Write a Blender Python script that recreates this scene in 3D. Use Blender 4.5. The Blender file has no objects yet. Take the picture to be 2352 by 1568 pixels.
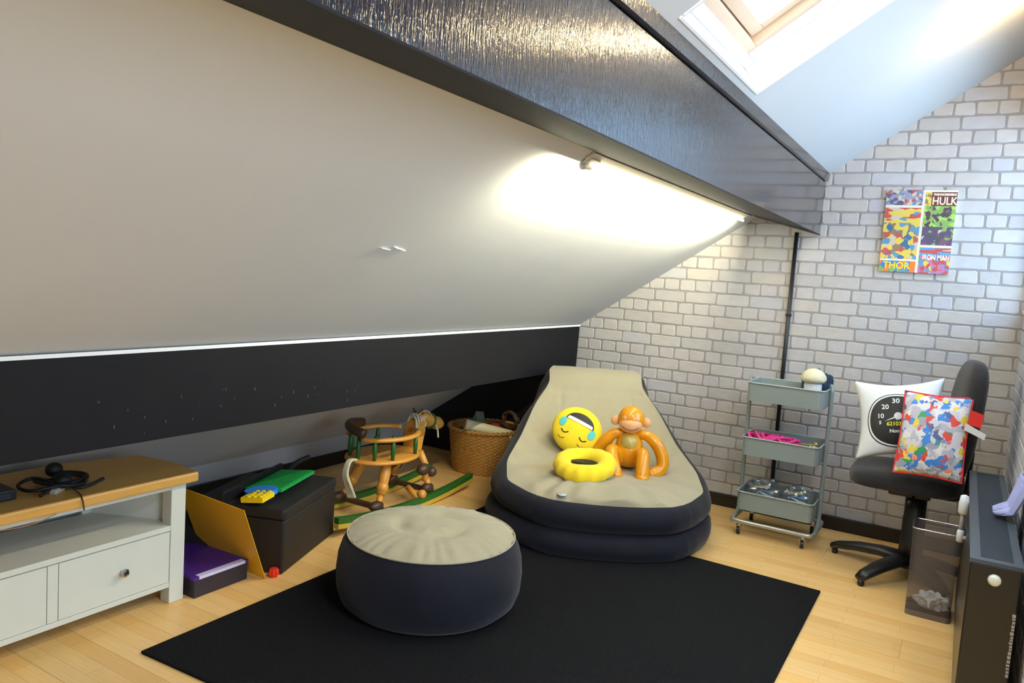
import bpy, bmesh, math, random
from mathutils import Vector, Matrix
random.seed(7)
SC = bpy.context.scene
COL = SC.collection
PI = math.pi

# ------------------------------------------------------------------ camera
cam_d = bpy.data.cameras.new('camera')
cam = bpy.data.objects.new('camera', cam_d); COL.objects.link(cam)
AX = [[0.85563338, 0.1038259, -0.50706184],
      [0.51322486, -0.04333734, 0.85715933],
      [0.06702063, -0.99365087, -0.09036691]]
right = Vector([AX[i][0] for i in range(3)])
up = -Vector([AX[i][1] for i in range(3)])
back = -Vector([AX[i][2] for i in range(3)])
M = Matrix((right, up, back)).transposed().to_4x4()
M.translation = Vector((0, 0, 1.35))
cam.matrix_world = M
cam_d.sensor_width = 36.0
cam_d.lens = 36.0 * 1750 / 2352
cam_d.clip_start = 0.02
SC.camera = cam

# ------------------------------------------------------------------ world, light, exposure
W = bpy.data.worlds.new('world'); SC.world = W; W.use_nodes = True
bg = W.node_tree.nodes['Background']
bg.inputs[0].default_value = (0.70, 0.86, 1.0, 1)
bg.inputs[1].default_value = 4.0
SC.view_settings.view_transform = 'Standard'
SC.view_settings.look = 'None'
SC.view_settings.gamma = 1.0
SC.view_settings.use_curve_mapping = False
SC.view_settings.exposure = 0.0

def area_light(name, loc, direction, sx, sy, power, color, spread=PI):
    d = bpy.data.lights.new(name, 'AREA'); d.shape = 'RECTANGLE'
    d.size = sx; d.size_y = sy; d.energy = power; d.color = color; d.spread = spread
    o = bpy.data.objects.new(name, d); COL.objects.link(o)
    o.location = loc
    o.rotation_euler = Vector(direction).to_track_quat('-Z', 'Y').to_euler()
    return o
# daylight outside the roof window and the side window, then added fill lights without a visible source
area_light('skylight_daylight', (-0.62, 2.40, 2.70), (0.557, 0, -0.83), 0.8, 0.8, 40, (0.78, 0.90, 1.0))
area_light('side_window_daylight', (0.62, 3.70, 1.85), (-1, 0.10, -0.25), 1.8, 1.0, 32, (0.42, 0.68, 1.0))
area_light('room_fill', (0.62, 0.8, 2.80), (-0.62, 0.35, -0.8), 0.7, 0.7, 52, (0.98, 0.98, 1.0))  # unseen overhead fill added to brighten the room, no fixture behind it
area_light('slope_fill', (2.08, 0.7, 1.45), (-1, 0.12, 0.05), 1.5, 1.2, 74, (0.72, 0.86, 1.0))  # added cool fill for the sloping ceiling; the side wall has no window
area_light('beam_sheen_fill', (1.15, 2.40, 1.9), (-0.6, -0.8, -0.1), 1.2, 0.9, 14, (0.30, 0.60, 1.0))  # added blue emitter that gives the big beam its sheen, no window here

# ------------------------------------------------------------------ materials
def lin(c):
    return tuple(((x / 255) / 12.92 if x / 255 <= 0.04045 else (((x / 255) + 0.055) / 1.055) ** 2.4) for x in c)
def new_mat(name):
    m = bpy.data.materials.new(name); m.use_nodes = True
    nt = m.node_tree
    return m, nt, nt.nodes['Principled BSDF']
def mat(name, rgb, rough=0.6, metal=0.0, var=0.08, scale=18, bump=0.0, bscale=60, spec=0.5, stretch=(1, 1, 1), sheen=0.0, coat=0.0):
    m, nt, b = new_mat(name)
    tc = nt.nodes.new('ShaderNodeTexCoord'); mp = nt.nodes.new('ShaderNodeMapping')
    mp.inputs['Scale'].default_value = stretch
    nt.links.new(tc.outputs['Object'], mp.inputs[0])
    n = nt.nodes.new('ShaderNodeTexNoise'); n.inputs['Scale'].default_value = scale; n.inputs['Detail'].default_value = 4
    nt.links.new(mp.outputs[0], n.inputs[0])
    r = nt.nodes.new('ShaderNodeMix'); r.data_type = 'RGBA'
    c = lin(rgb)
    r.inputs[6].default_value = tuple(max(0, x * (1 - var)) for x in c) + (1,)
    r.inputs[7].default_value = tuple(min(1, x * (1 + var)) for x in c) + (1,)
    nt.links.new(n.outputs[0], r.inputs[0]); nt.links.new(r.outputs[2], b.inputs['Base Color'])
    b.inputs['Roughness'].default_value = rough; b.inputs['Metallic'].default_value = metal
    b.inputs['Specular IOR Level'].default_value = spec
    b.inputs['Sheen Weight'].default_value = sheen
    b.inputs['Coat Weight'].default_value = coat
    if bump:
        n2 = nt.nodes.new('ShaderNodeTexNoise'); n2.inputs['Scale'].default_value = bscale; n2.inputs['Detail'].default_value = 3
        nt.links.new(mp.outputs[0], n2.inputs[0])
        bp = nt.nodes.new('ShaderNodeBump'); bp.inputs['Strength'].default_value = bump; bp.inputs['Distance'].default_value = 0.01
        nt.links.new(n2.outputs[0], bp.inputs['Height']); nt.links.new(bp.outputs[0], b.inputs['Normal'])
    return m
def emit_mat(name, rgb, strength):
    m, nt, b = new_mat(name)
    b.inputs['Base Color'].default_value = (0.8, 0.8, 0.8, 1)
    b.inputs['Emission Color'].default_value = lin(rgb) + (1,)
    b.inputs['Emission Strength'].default_value = strength
    return m
def palette_mat(name, cols, scale=14, stretch=(1, 1, 1), rough=0.5, distort=0.6, seed=0.0):
    """printed artwork stand-in: cells of flat colour out of a palette"""
    m, nt, b = new_mat(name)
    tc = nt.nodes.new('ShaderNodeTexCoord'); mp = nt.nodes.new('ShaderNodeMapping')
    mp.inputs['Scale'].default_value = stretch; mp.inputs['Location'].default_value = (seed, seed * 1.7, seed * 0.3)
    nt.links.new(tc.outputs['Object'], mp.inputs[0])
    n = nt.nodes.new('ShaderNodeTexNoise'); n.inputs['Scale'].default_value = scale * 0.9
    nt.links.new(mp.outputs[0], n.inputs[0])
    mx = nt.nodes.new('ShaderNodeMix'); mx.data_type = 'RGBA'; mx.blend_type = 'ADD'; mx.inputs[0].default_value = distort * 2.0 / scale
    nt.links.new(mp.outputs[0], mx.inputs[6]); nt.links.new(n.outputs[1], mx.inputs[7])
    v = nt.nodes.new('ShaderNodeTexVoronoi'); v.inputs['Scale'].default_value = scale
    nt.links.new(mx.outputs[2], v.inputs['Vector'])
    sp = nt.nodes.new('ShaderNodeSeparateColor'); nt.links.new(v.outputs['Color'], sp.inputs[0])
    cr = nt.nodes.new('ShaderNodeValToRGB'); cr.color_ramp.interpolation = 'CONSTANT'
    els = cr.color_ramp.elements
    while len(els) < len(cols): els.new(0.5)
    tot = sum(w for _, w in cols); acc = 0
    for e, (c, w) in zip(els, cols):
        e.position = acc / tot; e.color = lin(c) + (1,); acc += w
    nt.links.new(sp.outputs[0], cr.inputs[0])
    nt.links.new(cr.outputs[0], b.inputs['Base Color'])
    b.inputs['Roughness'].default_value = rough
    return m

M_SLOPE = mat('painted_plaster', (200, 202, 202), 0.75, var=0.03, scale=3, bump=0.12, bscale=6)
M_WHITE = mat('white_gloss_paint', (236, 238, 240), 0.35, var=0.02)
M_KNEE = mat('grey_white_emulsion', (176, 172, 172), 0.8, var=0.04, scale=4)
M_BLACKWALL = mat('black_wall_panel', (16, 16, 20), 0.6, var=0.3)
M_SKIRT = mat('black_satin_paint', (13, 12, 14), 0.35, var=0.3)
M_JOINT = mat('dark_printed_joint', (156, 152, 152), 0.85, var=0.12, scale=30)
M_BRICK = [mat('grey_brick_face_%s' % n, c, 0.85, var=0.10, scale=16, bump=0.25, bscale=30, spec=0.2)
           for n, c in (('plain', (196, 192, 190)), ('warm', (197, 191, 185)), ('cool', (192, 191, 195)), ('pale', (201, 198, 195)), ('dark', (189, 186, 184)))]
M_CHROME = mat('chrome', (200, 200, 205), 0.2, metal=1.0, var=0.02)
M_BLACKPL = mat('black_plastic', (20, 20, 23), 0.42, var=0.15, bump=0.05, bscale=200)
M_RUG = mat('black_rug_pile', (30, 30, 32), 0.98, var=0.55, scale=90, bump=0.9, bscale=320, spec=0.1)
M_TAN = mat('tan_flocked_vinyl', (164, 156, 130), 0.92, var=0.05, scale=10, bump=0.25, bscale=25, spec=0.15, sheen=0.25)
M_NAVY = mat('charcoal_navy_flocked_vinyl', (23, 24, 35), 0.8, var=0.3, scale=9, bump=0.3, bscale=14, spec=0.2, sheen=0.12)
M_GREYMET = mat('grey_green_powder_coat', (134, 146, 144), 0.42, var=0.03)
M_OAK = mat('oak_top', (206, 156, 78), 0.45, var=0.14, scale=9, stretch=(9, 1.0, 9))
M_CREAM = mat('cream_painted_wood', (205, 208, 198), 0.5, var=0.03)
M_YELLOW = mat('yellow_plush', (246, 214, 30), 0.85, var=0.05, bump=0.15, sheen=0.2)
M_ORANGE = mat('orange_vinyl', (226, 150, 14), 0.28, var=0.08, coat=0.3)
M_BELLY = mat('khaki_vinyl', (182, 160, 80), 0.3, var=0.05, coat=0.3)
M_SKIN = mat('peach_vinyl', (232, 172, 122), 0.35, var=0.04)
M_BLACKINK = mat('black_ink', (14, 13, 12), 0.6, var=0.1)
M_TEAL = mat('turquoise_tear', (84, 196, 196), 0.7, var=0.03)
M_WHITECLOTH = mat('white_cotton', (232, 234, 234), 0.85, var=0.02, bump=0.15, bscale=12)
M_PINE = mat('varnished_pine', (214, 150, 62), 0.35, var=0.15, scale=12, stretch=(6, 1, 6))
M_DARKWOOD = mat('dark_brown_wood', (74, 52, 36), 0.45, var=0.2)
M_GREEN = mat('green_painted_wood', (36, 96, 34), 0.42, var=0.12)
M_YELWOOD = mat('yellow_painted_wood', (196, 166, 60), 0.45, var=0.12)
M_ROPE = mat('cream_rope', (214, 204, 172), 0.9, var=0.15, bump=0.6, bscale=120)
M_WICKER = mat('wicker', (190, 140, 66), 0.6, var=0.25, scale=40, bump=0.5, bscale=150)
M_PAPER = mat('paper', (226, 216, 176), 0.7, var=0.03)

# beam: gloss black paint over rough vertical saw marks
def beam_material():
    m, nt, b = new_mat('gloss_black_rough_sawn')
    tc = nt.nodes.new('ShaderNodeTexCoord'); mp = nt.nodes.new('ShaderNodeMapping')
    mp.inputs['Scale'].default_value = (1, 7.0, 1.0)
    nt.links.new(tc.outputs['Object'], mp.inputs[0])
    n = nt.nodes.new('ShaderNodeTexNoise'); n.inputs['Scale'].default_value = 24; n.inputs['Detail'].default_value = 3; n.inputs['Roughness'].default_value = 0.6
    nt.links.new(mp.outputs[0], n.inputs[0])
    n3 = nt.nodes.new('ShaderNodeTexNoise'); n3.inputs['Scale'].default_value = 1.1
    nt.links.new(tc.outputs['Object'], n3.inputs[0])
    sep = nt.nodes.new('ShaderNodeSeparateXYZ'); nt.links.new(tc.outputs['Object'], sep.inputs[0])
    mr = nt.nodes.new('ShaderNodeMapRange')      # timber is rough near the room, smooth near the gable
    mr.inputs['From Min'].default_value = 2.1; mr.inputs['From Max'].default_value = 3.4
    mr.inputs['To Min'].default_value = 1.0; mr.inputs['To Max'].default_value = 0.06
    nt.links.new(sep.outputs['Y'], mr.inputs['Value'])
    bp = nt.nodes.new('ShaderNodeBump'); bp.inputs['Distance'].default_value = 0.0016
    nt.links.new(mr.outputs[0], bp.inputs['Strength'])
    nt.links.new(n.outputs[0], bp.inputs['Height']); nt.links.new(bp.outputs[0], b.inputs['Normal']); nt.links.new(bp.outputs[0], b.inputs['Coat Normal'])
    b.inputs['Base Color'].default_value = lin((22, 20, 24)) + (1,)
    b.inputs['Roughness'].default_value = 0.13
    b.inputs['Specular IOR Level'].default_value = 0.6
    b.inputs['Coat Weight'].default_value = 0.4; b.inputs['Coat Roughness'].default_value = 0.06
    return m
M_BEAM = beam_material()
M_BEAM2 = mat('black_painted_boarding', (19, 19, 24), 0.62, var=0.35, scale=3, bump=0.15, bscale=20, spec=0.22)

def floor_material():
    m, nt, b = new_mat('beech_laminate')
    tc = nt.nodes.new('ShaderNodeTexCoord'); oi = nt.nodes.new('ShaderNodeObjectInfo')
    br = nt.nodes.new('ShaderNodeTexBrick')
    br.inputs['Scale'].default_value = 1.0; br.inputs['Brick Width'].default_value = 0.42; br.inputs['Row Height'].default_value = 0.0632
    br.inputs['Mortar Size'].default_value = 0.0005; br.inputs['Bias'].default_value = 0.0
    br.inputs['Color1'].default_value = lin((251, 210, 146)) + (1,)
    br.inputs['Color2'].default_value = lin((244, 196, 126)) + (1,)
    br.inputs['Mortar'].default_value = lin((190, 145, 85)) + (1,)
    nt.links.new(tc.outputs['Object'], br.inputs['Vector'])
    mp = nt.nodes.new('ShaderNodeMapping'); mp.inputs['Scale'].default_value = (1.2, 22, 1)
    nt.links.new(tc.outputs['Object'], mp.inputs[0])
    n = nt.nodes.new('ShaderNodeTexNoise'); n.noise_dimensions = '4D'; n.inputs['Scale'].default_value = 5; n.inputs['Detail'].default_value = 5
    nt.links.new(mp.outputs[0], n.inputs[0]); nt.links.new(oi.outputs['Random'], n.inputs['W'])
    mx = nt.nodes.new('ShaderNodeMix'); mx.data_type = 'RGBA'; mx.blend_type = 'MULTIPLY'; mx.inputs[0].default_value = 0.22
    nt.links.new(br.outputs[0], mx.inputs[6]); nt.links.new(n.outputs[0], mx.inputs[7])
    hv = nt.nodes.new('ShaderNodeHueSaturation'); mr = nt.nodes.new('ShaderNodeMapRange')
    mr.inputs['To Min'].default_value = 0.95; mr.inputs['To Max'].default_value = 1.08
    nt.links.new(oi.outputs['Random'], mr.inputs['Value']); nt.links.new(mr.outputs[0], hv.inputs['Value'])
    nt.links.new(mx.outputs[2], hv.inputs['Color'])
    hv.inputs['Saturation'].default_value = 1.05
    nt.links.new(hv.outputs[0], b.inputs['Base Color'])
    b.inputs['Roughness'].default_value = 0.38
    return m
M_FLOOR = floor_material()
def glass_material(name, tint=(1, 1, 1), alpha=0.12, rough=0.03):
    m, nt, b = new_mat(name)
    nt.nodes.remove(b)
    t = nt.nodes.new('ShaderNodeBsdfTransparent'); t.inputs[0].default_value = tint + (1,)
    g = nt.nodes.new('ShaderNodeBsdfGlossy'); g.inputs['Roughness'].default_value = rough
    mx = nt.nodes.new('ShaderNodeMixShader'); mx.inputs[0].default_value = alpha
    nt.links.new(t.outputs[0], mx.inputs[1]); nt.links.new(g.outputs[0], mx.inputs[2])
    nt.links.new(mx.outputs[0], nt.nodes['Material Output'].inputs[0])
    return m
M_GLASS = glass_material('window_glass', (0.95, 0.98, 1.0), 0.06)
M_FILM = glass_material('clear_plastic_film', (0.96, 0.97, 0.98), 0.16, 0.10)
def mesh_wire_material():
    m, nt, b = new_mat('woven_wire_mesh')
    t = nt.nodes.new('ShaderNodeBsdfTransparent')
    mx = nt.nodes.new('ShaderNodeMixShader'); mx.inputs[0].default_value = 0.48
    b.inputs['Base Color'].default_value = lin((128, 124, 128)) + (1,); b.inputs['Roughness'].default_value = 0.45; b.inputs['Metallic'].default_value = 0.6
    nt.links.new(t.outputs[0], mx.inputs[1]); nt.links.new(b.outputs[0], mx.inputs[2])
    nt.links.new(mx.outputs[0], nt.nodes['Material Output'].inputs[0])
    return m
M_WIRE = mesh_wire_material()

# ------------------------------------------------------------------ mesh helpers
class MB:
    def __init__(s): s.v = []; s.f = []
    def add(s, vs, fs):
        o = len(s.v); s.v += [tuple(x) for x in vs]; s.f += [tuple(i + o for i in f) for f in fs]; return s
    def box(s, x0, x1, y0, y1, z0, z1):
        vs = [(x, y, z) for x in (x0, x1) for y in (y0, y1) for z in (z0, z1)]
        return s.add(vs, [(0, 1, 3, 2), (4, 6, 7, 5), (0, 4, 5, 1), (2, 3, 7, 6), (0, 2, 6, 4), (1, 5, 7, 3)])
    def prism(s, poly, axis, a, b):
        """extrude a 2-D polygon along an axis; poly in the two other axes"""
        n = len(poly)
        def P(p, t):
            return {'x': (t, p[0], p[1]), 'y': (p[0], t, p[1]), 'z': (p[0], p[1], t)}[axis]
        vs = [P(p, a) for p in poly] + [P(p, b) for p in poly]
        fs = [(i, (i + 1) % n, n + (i + 1) % n, n + i) for i in range(n)] + [tuple(range(n))[::-1], tuple(range(n, 2 * n))]
        return s.add(vs, fs)
    def tube(s, pts, r, n=10, closed=False, caps=True, flat=None):
        pts = [Vector(p) for p in pts]; m = len(pts)
        rs = r if isinstance(r, (list, tuple)) else [r] * m
        rings = []; up = None
        for i, p in enumerate(pts):
            a = pts[(i - 1) % m] if (i or closed) else p; b = pts[(i + 1) % m] if (i < m - 1 or closed) else p
            t = (b - a).normalized()
            if up is None:
                up = Vector((0, 0, 1)) if abs(t.z) < 0.9 else Vector((0, 1, 0))
            x = t.cross(up)
            if x.length < 1e-5: x = t.orthogonal()
            x.normalize(); y = x.cross(t).normalized(); up = y
            k = flat or 1.0
            rings.append([p + (x * math.cos(2 * PI * j / n) + y * math.sin(2 * PI * j / n) * k) * rs[i] for j in range(n)])
        vs = [v for R in rings for v in R]; fs = []
        for i in range(m if closed else m - 1):
            for j in range(n):
                a = i * n + j; b = i * n + (j + 1) % n; c = ((i + 1) % m) * n
                fs.append((a, b, c + (j + 1) % n, c + j))
        if caps and not closed:
            fs.append(tuple(range(n))[::-1]); fs.append(tuple(range((m - 1) * n, m * n)))
        return s.add(vs, fs)
    def lathe(s, prof, c=(0, 0, 0), n=32, sx=1, sy=1):
        vs = []; fs = []
        for r, z in prof:
            for j in range(n):
                a = 2 * PI * j / n; vs.append((c[0] + r * sx * math.cos(a), c[1] + r * sy * math.sin(a), c[2] + z))
        for i in range(len(prof) - 1):
            for j in range(n):
                fs.append((i * n + j, i * n + (j + 1) % n, (i + 1) * n + (j + 1) % n, (i + 1) * n + j))
        fs.append(tuple(range(n))[::-1]); fs.append(tuple(range((len(prof) - 1) * n, len(prof) * n)))
        return s.add(vs, fs)
    def ball(s, c, r, n=16, rot=None):
        rx, ry, rz = (r, r, r) if not isinstance(r, (tuple, list)) else r
        vs = []; fs = []; m = n // 2 + 2
        for i in range(m + 1):
            t = PI * i / m
            for j in range(n):
                p = Vector((rx * math.sin(t) * math.cos(2 * PI * j / n), ry * math.sin(t) * math.sin(2 * PI * j / n), -rz * math.cos(t)))
                if rot: p = rot @ p
                vs.append(Vector(c) + p)
        for i in range(m):
            for j in range(n):
                fs.append((i * n + j, i * n + (j + 1) % n, (i + 1) * n + (j + 1) % n, (i + 1) * n + j))
        return s.add(vs, fs)
    def grid(s, fn, nu, nv, closed_u=False):
        vs = [fn(i / nu, j / nv) for j in range(nv + 1) for i in range(nu + (0 if closed_u else 1))]
        w = nu if closed_u else nu + 1; fs = []
        for j in range(nv):
            for i in range(nu):
                a = j * w + i; b = j * w + (i + 1) % w
                fs.append((a, b, b + w, a + w))
        return s.add(vs, fs)
    def xf(s, mtx):
        s.v = [tuple(mtx @ Vector(v)) for v in s.v]; return s
    def mesh(s, name, m, smooth=False, merge=True):
        me = bpy.data.meshes.new(name); me.from_pydata(s.v, [], s.f)
        if merge:
            bm = bmesh.new(); bm.from_mesh(me)
            bmesh.ops.remove_doubles(bm, verts=bm.verts, dist=1e-5)
            bmesh.ops.recalc_face_normals(bm, faces=bm.faces)
            bm.to_mesh(me); bm.free()
        me.materials.append(m)
        if smooth:
            for p in me.polygons: p.use_smooth = True
        return me
    def build(s, name, m, parent=None, smooth=False, bevel=0.0, subsurf=0, loc=None, merge=True, solid=0.0):
        o = bpy.data.objects.new(name, s.mesh(name, m, smooth, merge)); COL.objects.link(o)
        if parent: o.parent = parent
        if loc is not None: o.location = loc
        if solid:
            md = o.modifiers.new('solid', 'SOLIDIFY'); md.thickness = solid; md.offset = 0
        if bevel:
            md = o.modifiers.new('bevel', 'BEVEL'); md.width = bevel; md.segments = 2; md.limit_method = 'ANGLE'
        if subsurf:
            md = o.modifiers.new('sub', 'SUBSURF'); md.levels = subsurf; md.render_levels = subsurf
        return o
def thing(name, label, cat, loc=(0, 0, 0), rz=0, group=None):
    o = bpy.data.objects.new(name, None); COL.objects.link(o)
    o.location = loc; o.rotation_euler = (0, 0, rz); o.empty_display_size = 0.05
    return tag(o, label, cat, group)
def tag(o, label, cat, group=None):
    o['label'] = label; o['category'] = cat
    if group: o['group'] = group
    return o
def struct(o): o['kind'] = 'structure'; return o
def smooth_angle(o, ang=0.7):
    for p in o.data.polygons: p.use_smooth = True
    return o
def text_mesh(txt, size, bold=0.0):
    cu = bpy.data.curves.new('lettering', 'FONT'); cu.body = txt; cu.size = size; cu.offset = bold
    cu.align_x = 'CENTER'; cu.align_y = 'CENTER'; cu.resolution_u = 3
    tmp = bpy.data.objects.new('tmp_text', cu); COL.objects.link(tmp)
    bpy.context.view_layer.update()
    dg = bpy.context.evaluated_depsgraph_get()
    me = tmp.evaluated_get(dg).to_mesh()
    vs = [tuple(v.co) for v in me.vertices]; fs = [tuple(p.vertices) for p in me.polygons]
    bpy.data.objects.remove(tmp); bpy.data.curves.remove(cu)
    return vs, fs
def catmull(pts, n=8, closed=False):
    P = [Vector(p) for p in pts]; out = []; m = len(P)
    for i in range(m if closed else m - 1):
        if closed: a, b, c, d = P[(i - 1) % m], P[i], P[(i + 1) % m], P[(i + 2) % m]
        else: a, b, c, d = P[max(i - 1, 0)], P[i], P[i + 1], P[min(i + 2, m - 1)]
        for k in range(n):
            t = k / n
            out.append(0.5 * ((2 * b) + (c - a) * t + (2 * a - 5 * b + 4 * c - d) * t * t + (3 * b - a - 3 * c + d) * t ** 3))
    if not closed: out.append(P[-1])
    return out

# ================================================================== STRUCTURE
G = 4.68                       # gable plane
KX = -3.5                      # knee wall
RX = 0.25                      # right wall (below the side window)
Z0, SL = 2.528, 0.669          # roof plane z = Z0 + SL*x
zr = lambda x: Z0 + SL * x
NRM = Vector((-SL, 0, 1)).normalized()     # outward (up) normal of the roof
RIDGE = 0.9; XE = 2.2; YF = -1.6

# floor slab + planks
fl = struct(MB().box(KX - .2, XE + .2, YF - .2, G + .2, -0.12, -0.008).build('floor', M_FLOOR))
PW = 0.19; PL = 1.285
rows = int((G - YF) / PW) + 1
plank_me = {}
for r in range(rows):
    y1 = G - r * PW; y0 = max(YF, y1 - PW)
    off = (r * 0.43) % PL
    x = KX - off
    while x < XE:
        a = max(x, KX); b = min(x + PL, XE)
        if b - a > 0.03:
            key = (round(b - a, 3), round(y1 - y0, 3))
            if key not in plank_me:
                plank_me[key] = MB().box(0.0005, b - a - .0005, 0.0005, y1 - y0 - .0005, -0.008, 0).mesh('plank', M_FLOOR)
            o = bpy.data.objects.new('plank', plank_me[key]); COL.objects.link(o); o.parent = fl; o.location = (a, y0, 0)
        x += PL

# gable wall with its brick relief covering
wb = struct(MB().prism([(KX - .1, -.1), (XE + .1, -.1), (XE + .1, 2.2), (RIDGE, zr(RIDGE) + .1), (KX - .1, zr(KX - .1) + .1)], 'y', G, G + 0.12).build('wall_back', M_JOINT))
def brick_mesh(w, h, k, m, seed):
    rnd = random.Random(seed)
    g = 0.0036; n = 5
    x0, x1, z0, z1 = g, w - g, g * .7, h - g * 1.2
    out = []
    rr = 0.010
    corners = [(x0 + rr, z0 + rr, PI), (x1 - rr, z0 + rr, 1.5 * PI), (x1 - rr, z1 - rr, 0), (x0 + rr, z1 - rr, .5 * PI)]
    for ci, (cx, cz, a0) in enumerate(corners):
        q = rr * rnd.uniform(0.7, 1.25)
        for t in range(3):
            a = a0 + t * PI / 4
            out.append((cx + q * math.cos(a) + rnd.uniform(-.0012, .0012), cz + q * math.sin(a) + rnd.uniform(-.0012, .0012)))
        nx = corners[(ci + 1) % 4]
        mx_, mz_ = (cx + nx[0]) / 2, (cz + nx[1]) / 2
        if ci == 0: out.append((mx_ + rnd.uniform(-.01, .01), z0 + rnd.uniform(-.001, .0025)))
        if ci == 2: out.append((mx_ + rnd.uniform(-.01, .01), z1 + rnd.uniform(-.003, .001)))
    n = len(out); d = 0.0035
    cx, cz = w / 2, h / 2
    vs = [(x, 0, z) for x, z in out] + [(cx + (x - cx) * (1 - .0035 / w * 2), -d, cz + (z - cz) * (1 - .0035 / h * 2)) for x, z in out]
    fs = [(i, n + i, n + (i + 1) % n, (i + 1) % n) for i in range(n)] + [tuple(range(n, 2 * n))]
    mb = MB(); mb.add(vs, fs)
    return mb
CH = 0.0726; SW = 0.2; HW = 0.1
ZTOP = 1.958
br_me = {}
for kind, w in (('s', SW), ('h', HW)):
    for i in range(10):
        br_me[(kind, i)] = brick_mesh(w, CH, kind, M_BRICK[i % 5], i * 7 + (3 if kind == 's' else 50)).mesh('brick', M_BRICK[i % 5], merge=False)
placed = []
row = 0
zz = ZTOP - 26 * CH - CH * 0.9
for r in range(-27, 16):
    ztop = ZTOP - 0 + r * CH
    z_lo = ztop - CH
    if z_lo < 0.06 or ztop > zr(RIDGE): continue
    header = (r % 2 == 0)
    w = HW if header else SW
    base = -0.67 if header else -0.531
    k0 = int((-2.30 - base) / w) - 1
    for k in range(k0, 60):
        x = base + k * w
        if x > 0.62: break
        if x + w > 0.62: continue
        # hidden behind the roof plane, the beam end or outside the side wall: leave out
        if z_lo > zr(x + w) - 0.005 and z_lo > zr(x): continue
        if x + w < -2.24 and z_lo < 1.04: continue
        if x + w > RX and ztop < 1.31: 
            if x > RX: continue
        placed.append((x, z_lo, header))
placed.sort(key=lambda p: (p[0] > 0.27, p[2], -p[0]))
rnd = random.Random(3)
rest = MB()
for i, (x, z, hd) in enumerate(placed):
    me = br_me[('h' if hd else 's', rnd.randrange(10))]
    if i < 300:
        o = bpy.data.objects.new('brick', me); COL.objects.link(o); o.parent = wb; o.location = (x, G, z)
    else:
        rest.add([(v.co.x + x, v.co.y + G, v.co.z + z) for v in me.vertices], [tuple(p.vertices) for p in me.polygons])
if rest.v:
    o = rest.build('brick_remainder', M_BRICK[0], wb, merge=False); o['kind'] = 'stuff'
# black low part of the gable under the purlin (slightly boxed out)
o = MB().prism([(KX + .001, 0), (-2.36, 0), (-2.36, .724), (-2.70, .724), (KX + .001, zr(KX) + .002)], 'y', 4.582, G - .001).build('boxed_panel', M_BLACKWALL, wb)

# knee wall + skirting
wl = struct(MB().box(KX - .1, KX, YF, G, -.1, zr(KX) + .1).build('wall_left', M_KNEE))
struct(MB().box(KX, KX + .018, YF, G - .03, 0, 0.085).build('baseboard_left', M_SKIRT, bevel=.004))
struct(MB().box(-2.2, RX, G - .022, G, 0, 0.077).build('baseboard_back', M_SKIRT, bevel=.004))

# sloping ceiling, with the roof-window opening
T = 0.30
HX0, HX1, HY0, HY1 = -0.728, 0.10, 1.973, 2.828
cl = MB()
def slab(x0, x1, y0, y1):
    P = lambda x, y, t: Vector((x, y, zr(x))) + NRM * t
    vs = [P(x, y, t) for x in (x0, x1) for y in (y0, y1) for t in (0, T)]
    cl.add(vs, [(0, 1, 3, 2), (4, 6, 7, 5), (0, 4, 5, 1), (2, 3, 7, 6), (0, 2, 6, 4), (1, 5, 7, 3)])
slab(KX - .1, HX0, YF, G); slab(HX1, RX + .215, YF, G); slab(RX + .215, RIDGE, YF, 2.45 + .1); slab(HX0, HX1, YF, HY0); slab(HX0, HX1, HY1, G)
ceil = struct(cl.build('ceiling', M_SLOPE, merge=False))
# far side of the roof, behind the camera's right
o = struct(MB().prism([(RIDGE, zr(RIDGE)), (XE + .1, 2.2), (XE + .1, 2.4), (RIDGE, zr(RIDGE) + .3)], 'y', YF, 2.55).build('ceiling', M_SLOPE))
struct(MB().box(RX + .215, XE + .1, 2.45, 2.55, -.1, 3.2).build('wall_landing', mat('dusky_landing_paint', (104, 100, 112), .7)))
struct(MB().box(XE, XE + .1, YF, 2.5, -.1, 2.5).build('wall_side', M_KNEE))
struct(MB().prism([(KX - .1, -.1), (XE + .1, -.1), (XE + .1, 2.2), (RIDGE, zr(RIDGE) + .1), (KX - .1, zr(KX - .1) + .1)], 'y', YF - .1, YF).build('wall_front', M_KNEE))

# right wall with its side window
WY0, WY1, WZ0, WZ1 = 2.75, 4.64, 1.31, 2.25
rw = MB()
YR = 2.45
rw.box(RX, RX + .22, YR, G, -.1, WZ0)
rw.box(RX, RX + .22, YR, WY0, WZ0, zr(RX) + .05)
rw.box(RX, RX + .22, WY0, G, WZ1, zr(RX) + .05)
wr = struct(rw.build('wall_right', M_JOINT, merge=False))
rb = MB(); rnd = random.Random(9)
for r in range(-27, -8):
    z_lo = ZTOP + (r - 1) * CH
    if z_lo < 0.06 or z_lo + CH > WZ0 + .01: continue
    hd = (r % 2 == 0); w = HW if hd else SW
    k = 0
    y = G - .01
    while y - w > YR:
        me = br_me[('h' if hd else 's', rnd.randrange(10))]
        rb.add([(RX + v.co.y, y - v.co.x, v.co.z + z_lo) for v in me.vertices], [tuple(p.vertices) for p in me.polygons])
        y -= w
o = rb.build('brick_course', M_BRICK[2], wr, merge=False); o['kind'] = 'stuff'
w2 = struct(MB().box(RX - .01, RX + .215, WY0, WY1, WZ0, WZ0 + .02).build('window_2', M_WHITE, bevel=.004))
fr = MB()
fr.box(RX - .004, RX + .215, WY1, WY1 + .035, WZ0, WZ1)
fr.box(RX + .0, RX + .215, WY0 - .0, WY0 + .03, WZ0 + .02, WZ1)
fr.box(RX + .0, RX + .215, WY0, WY1, WZ1 - .03, WZ1)
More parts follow.
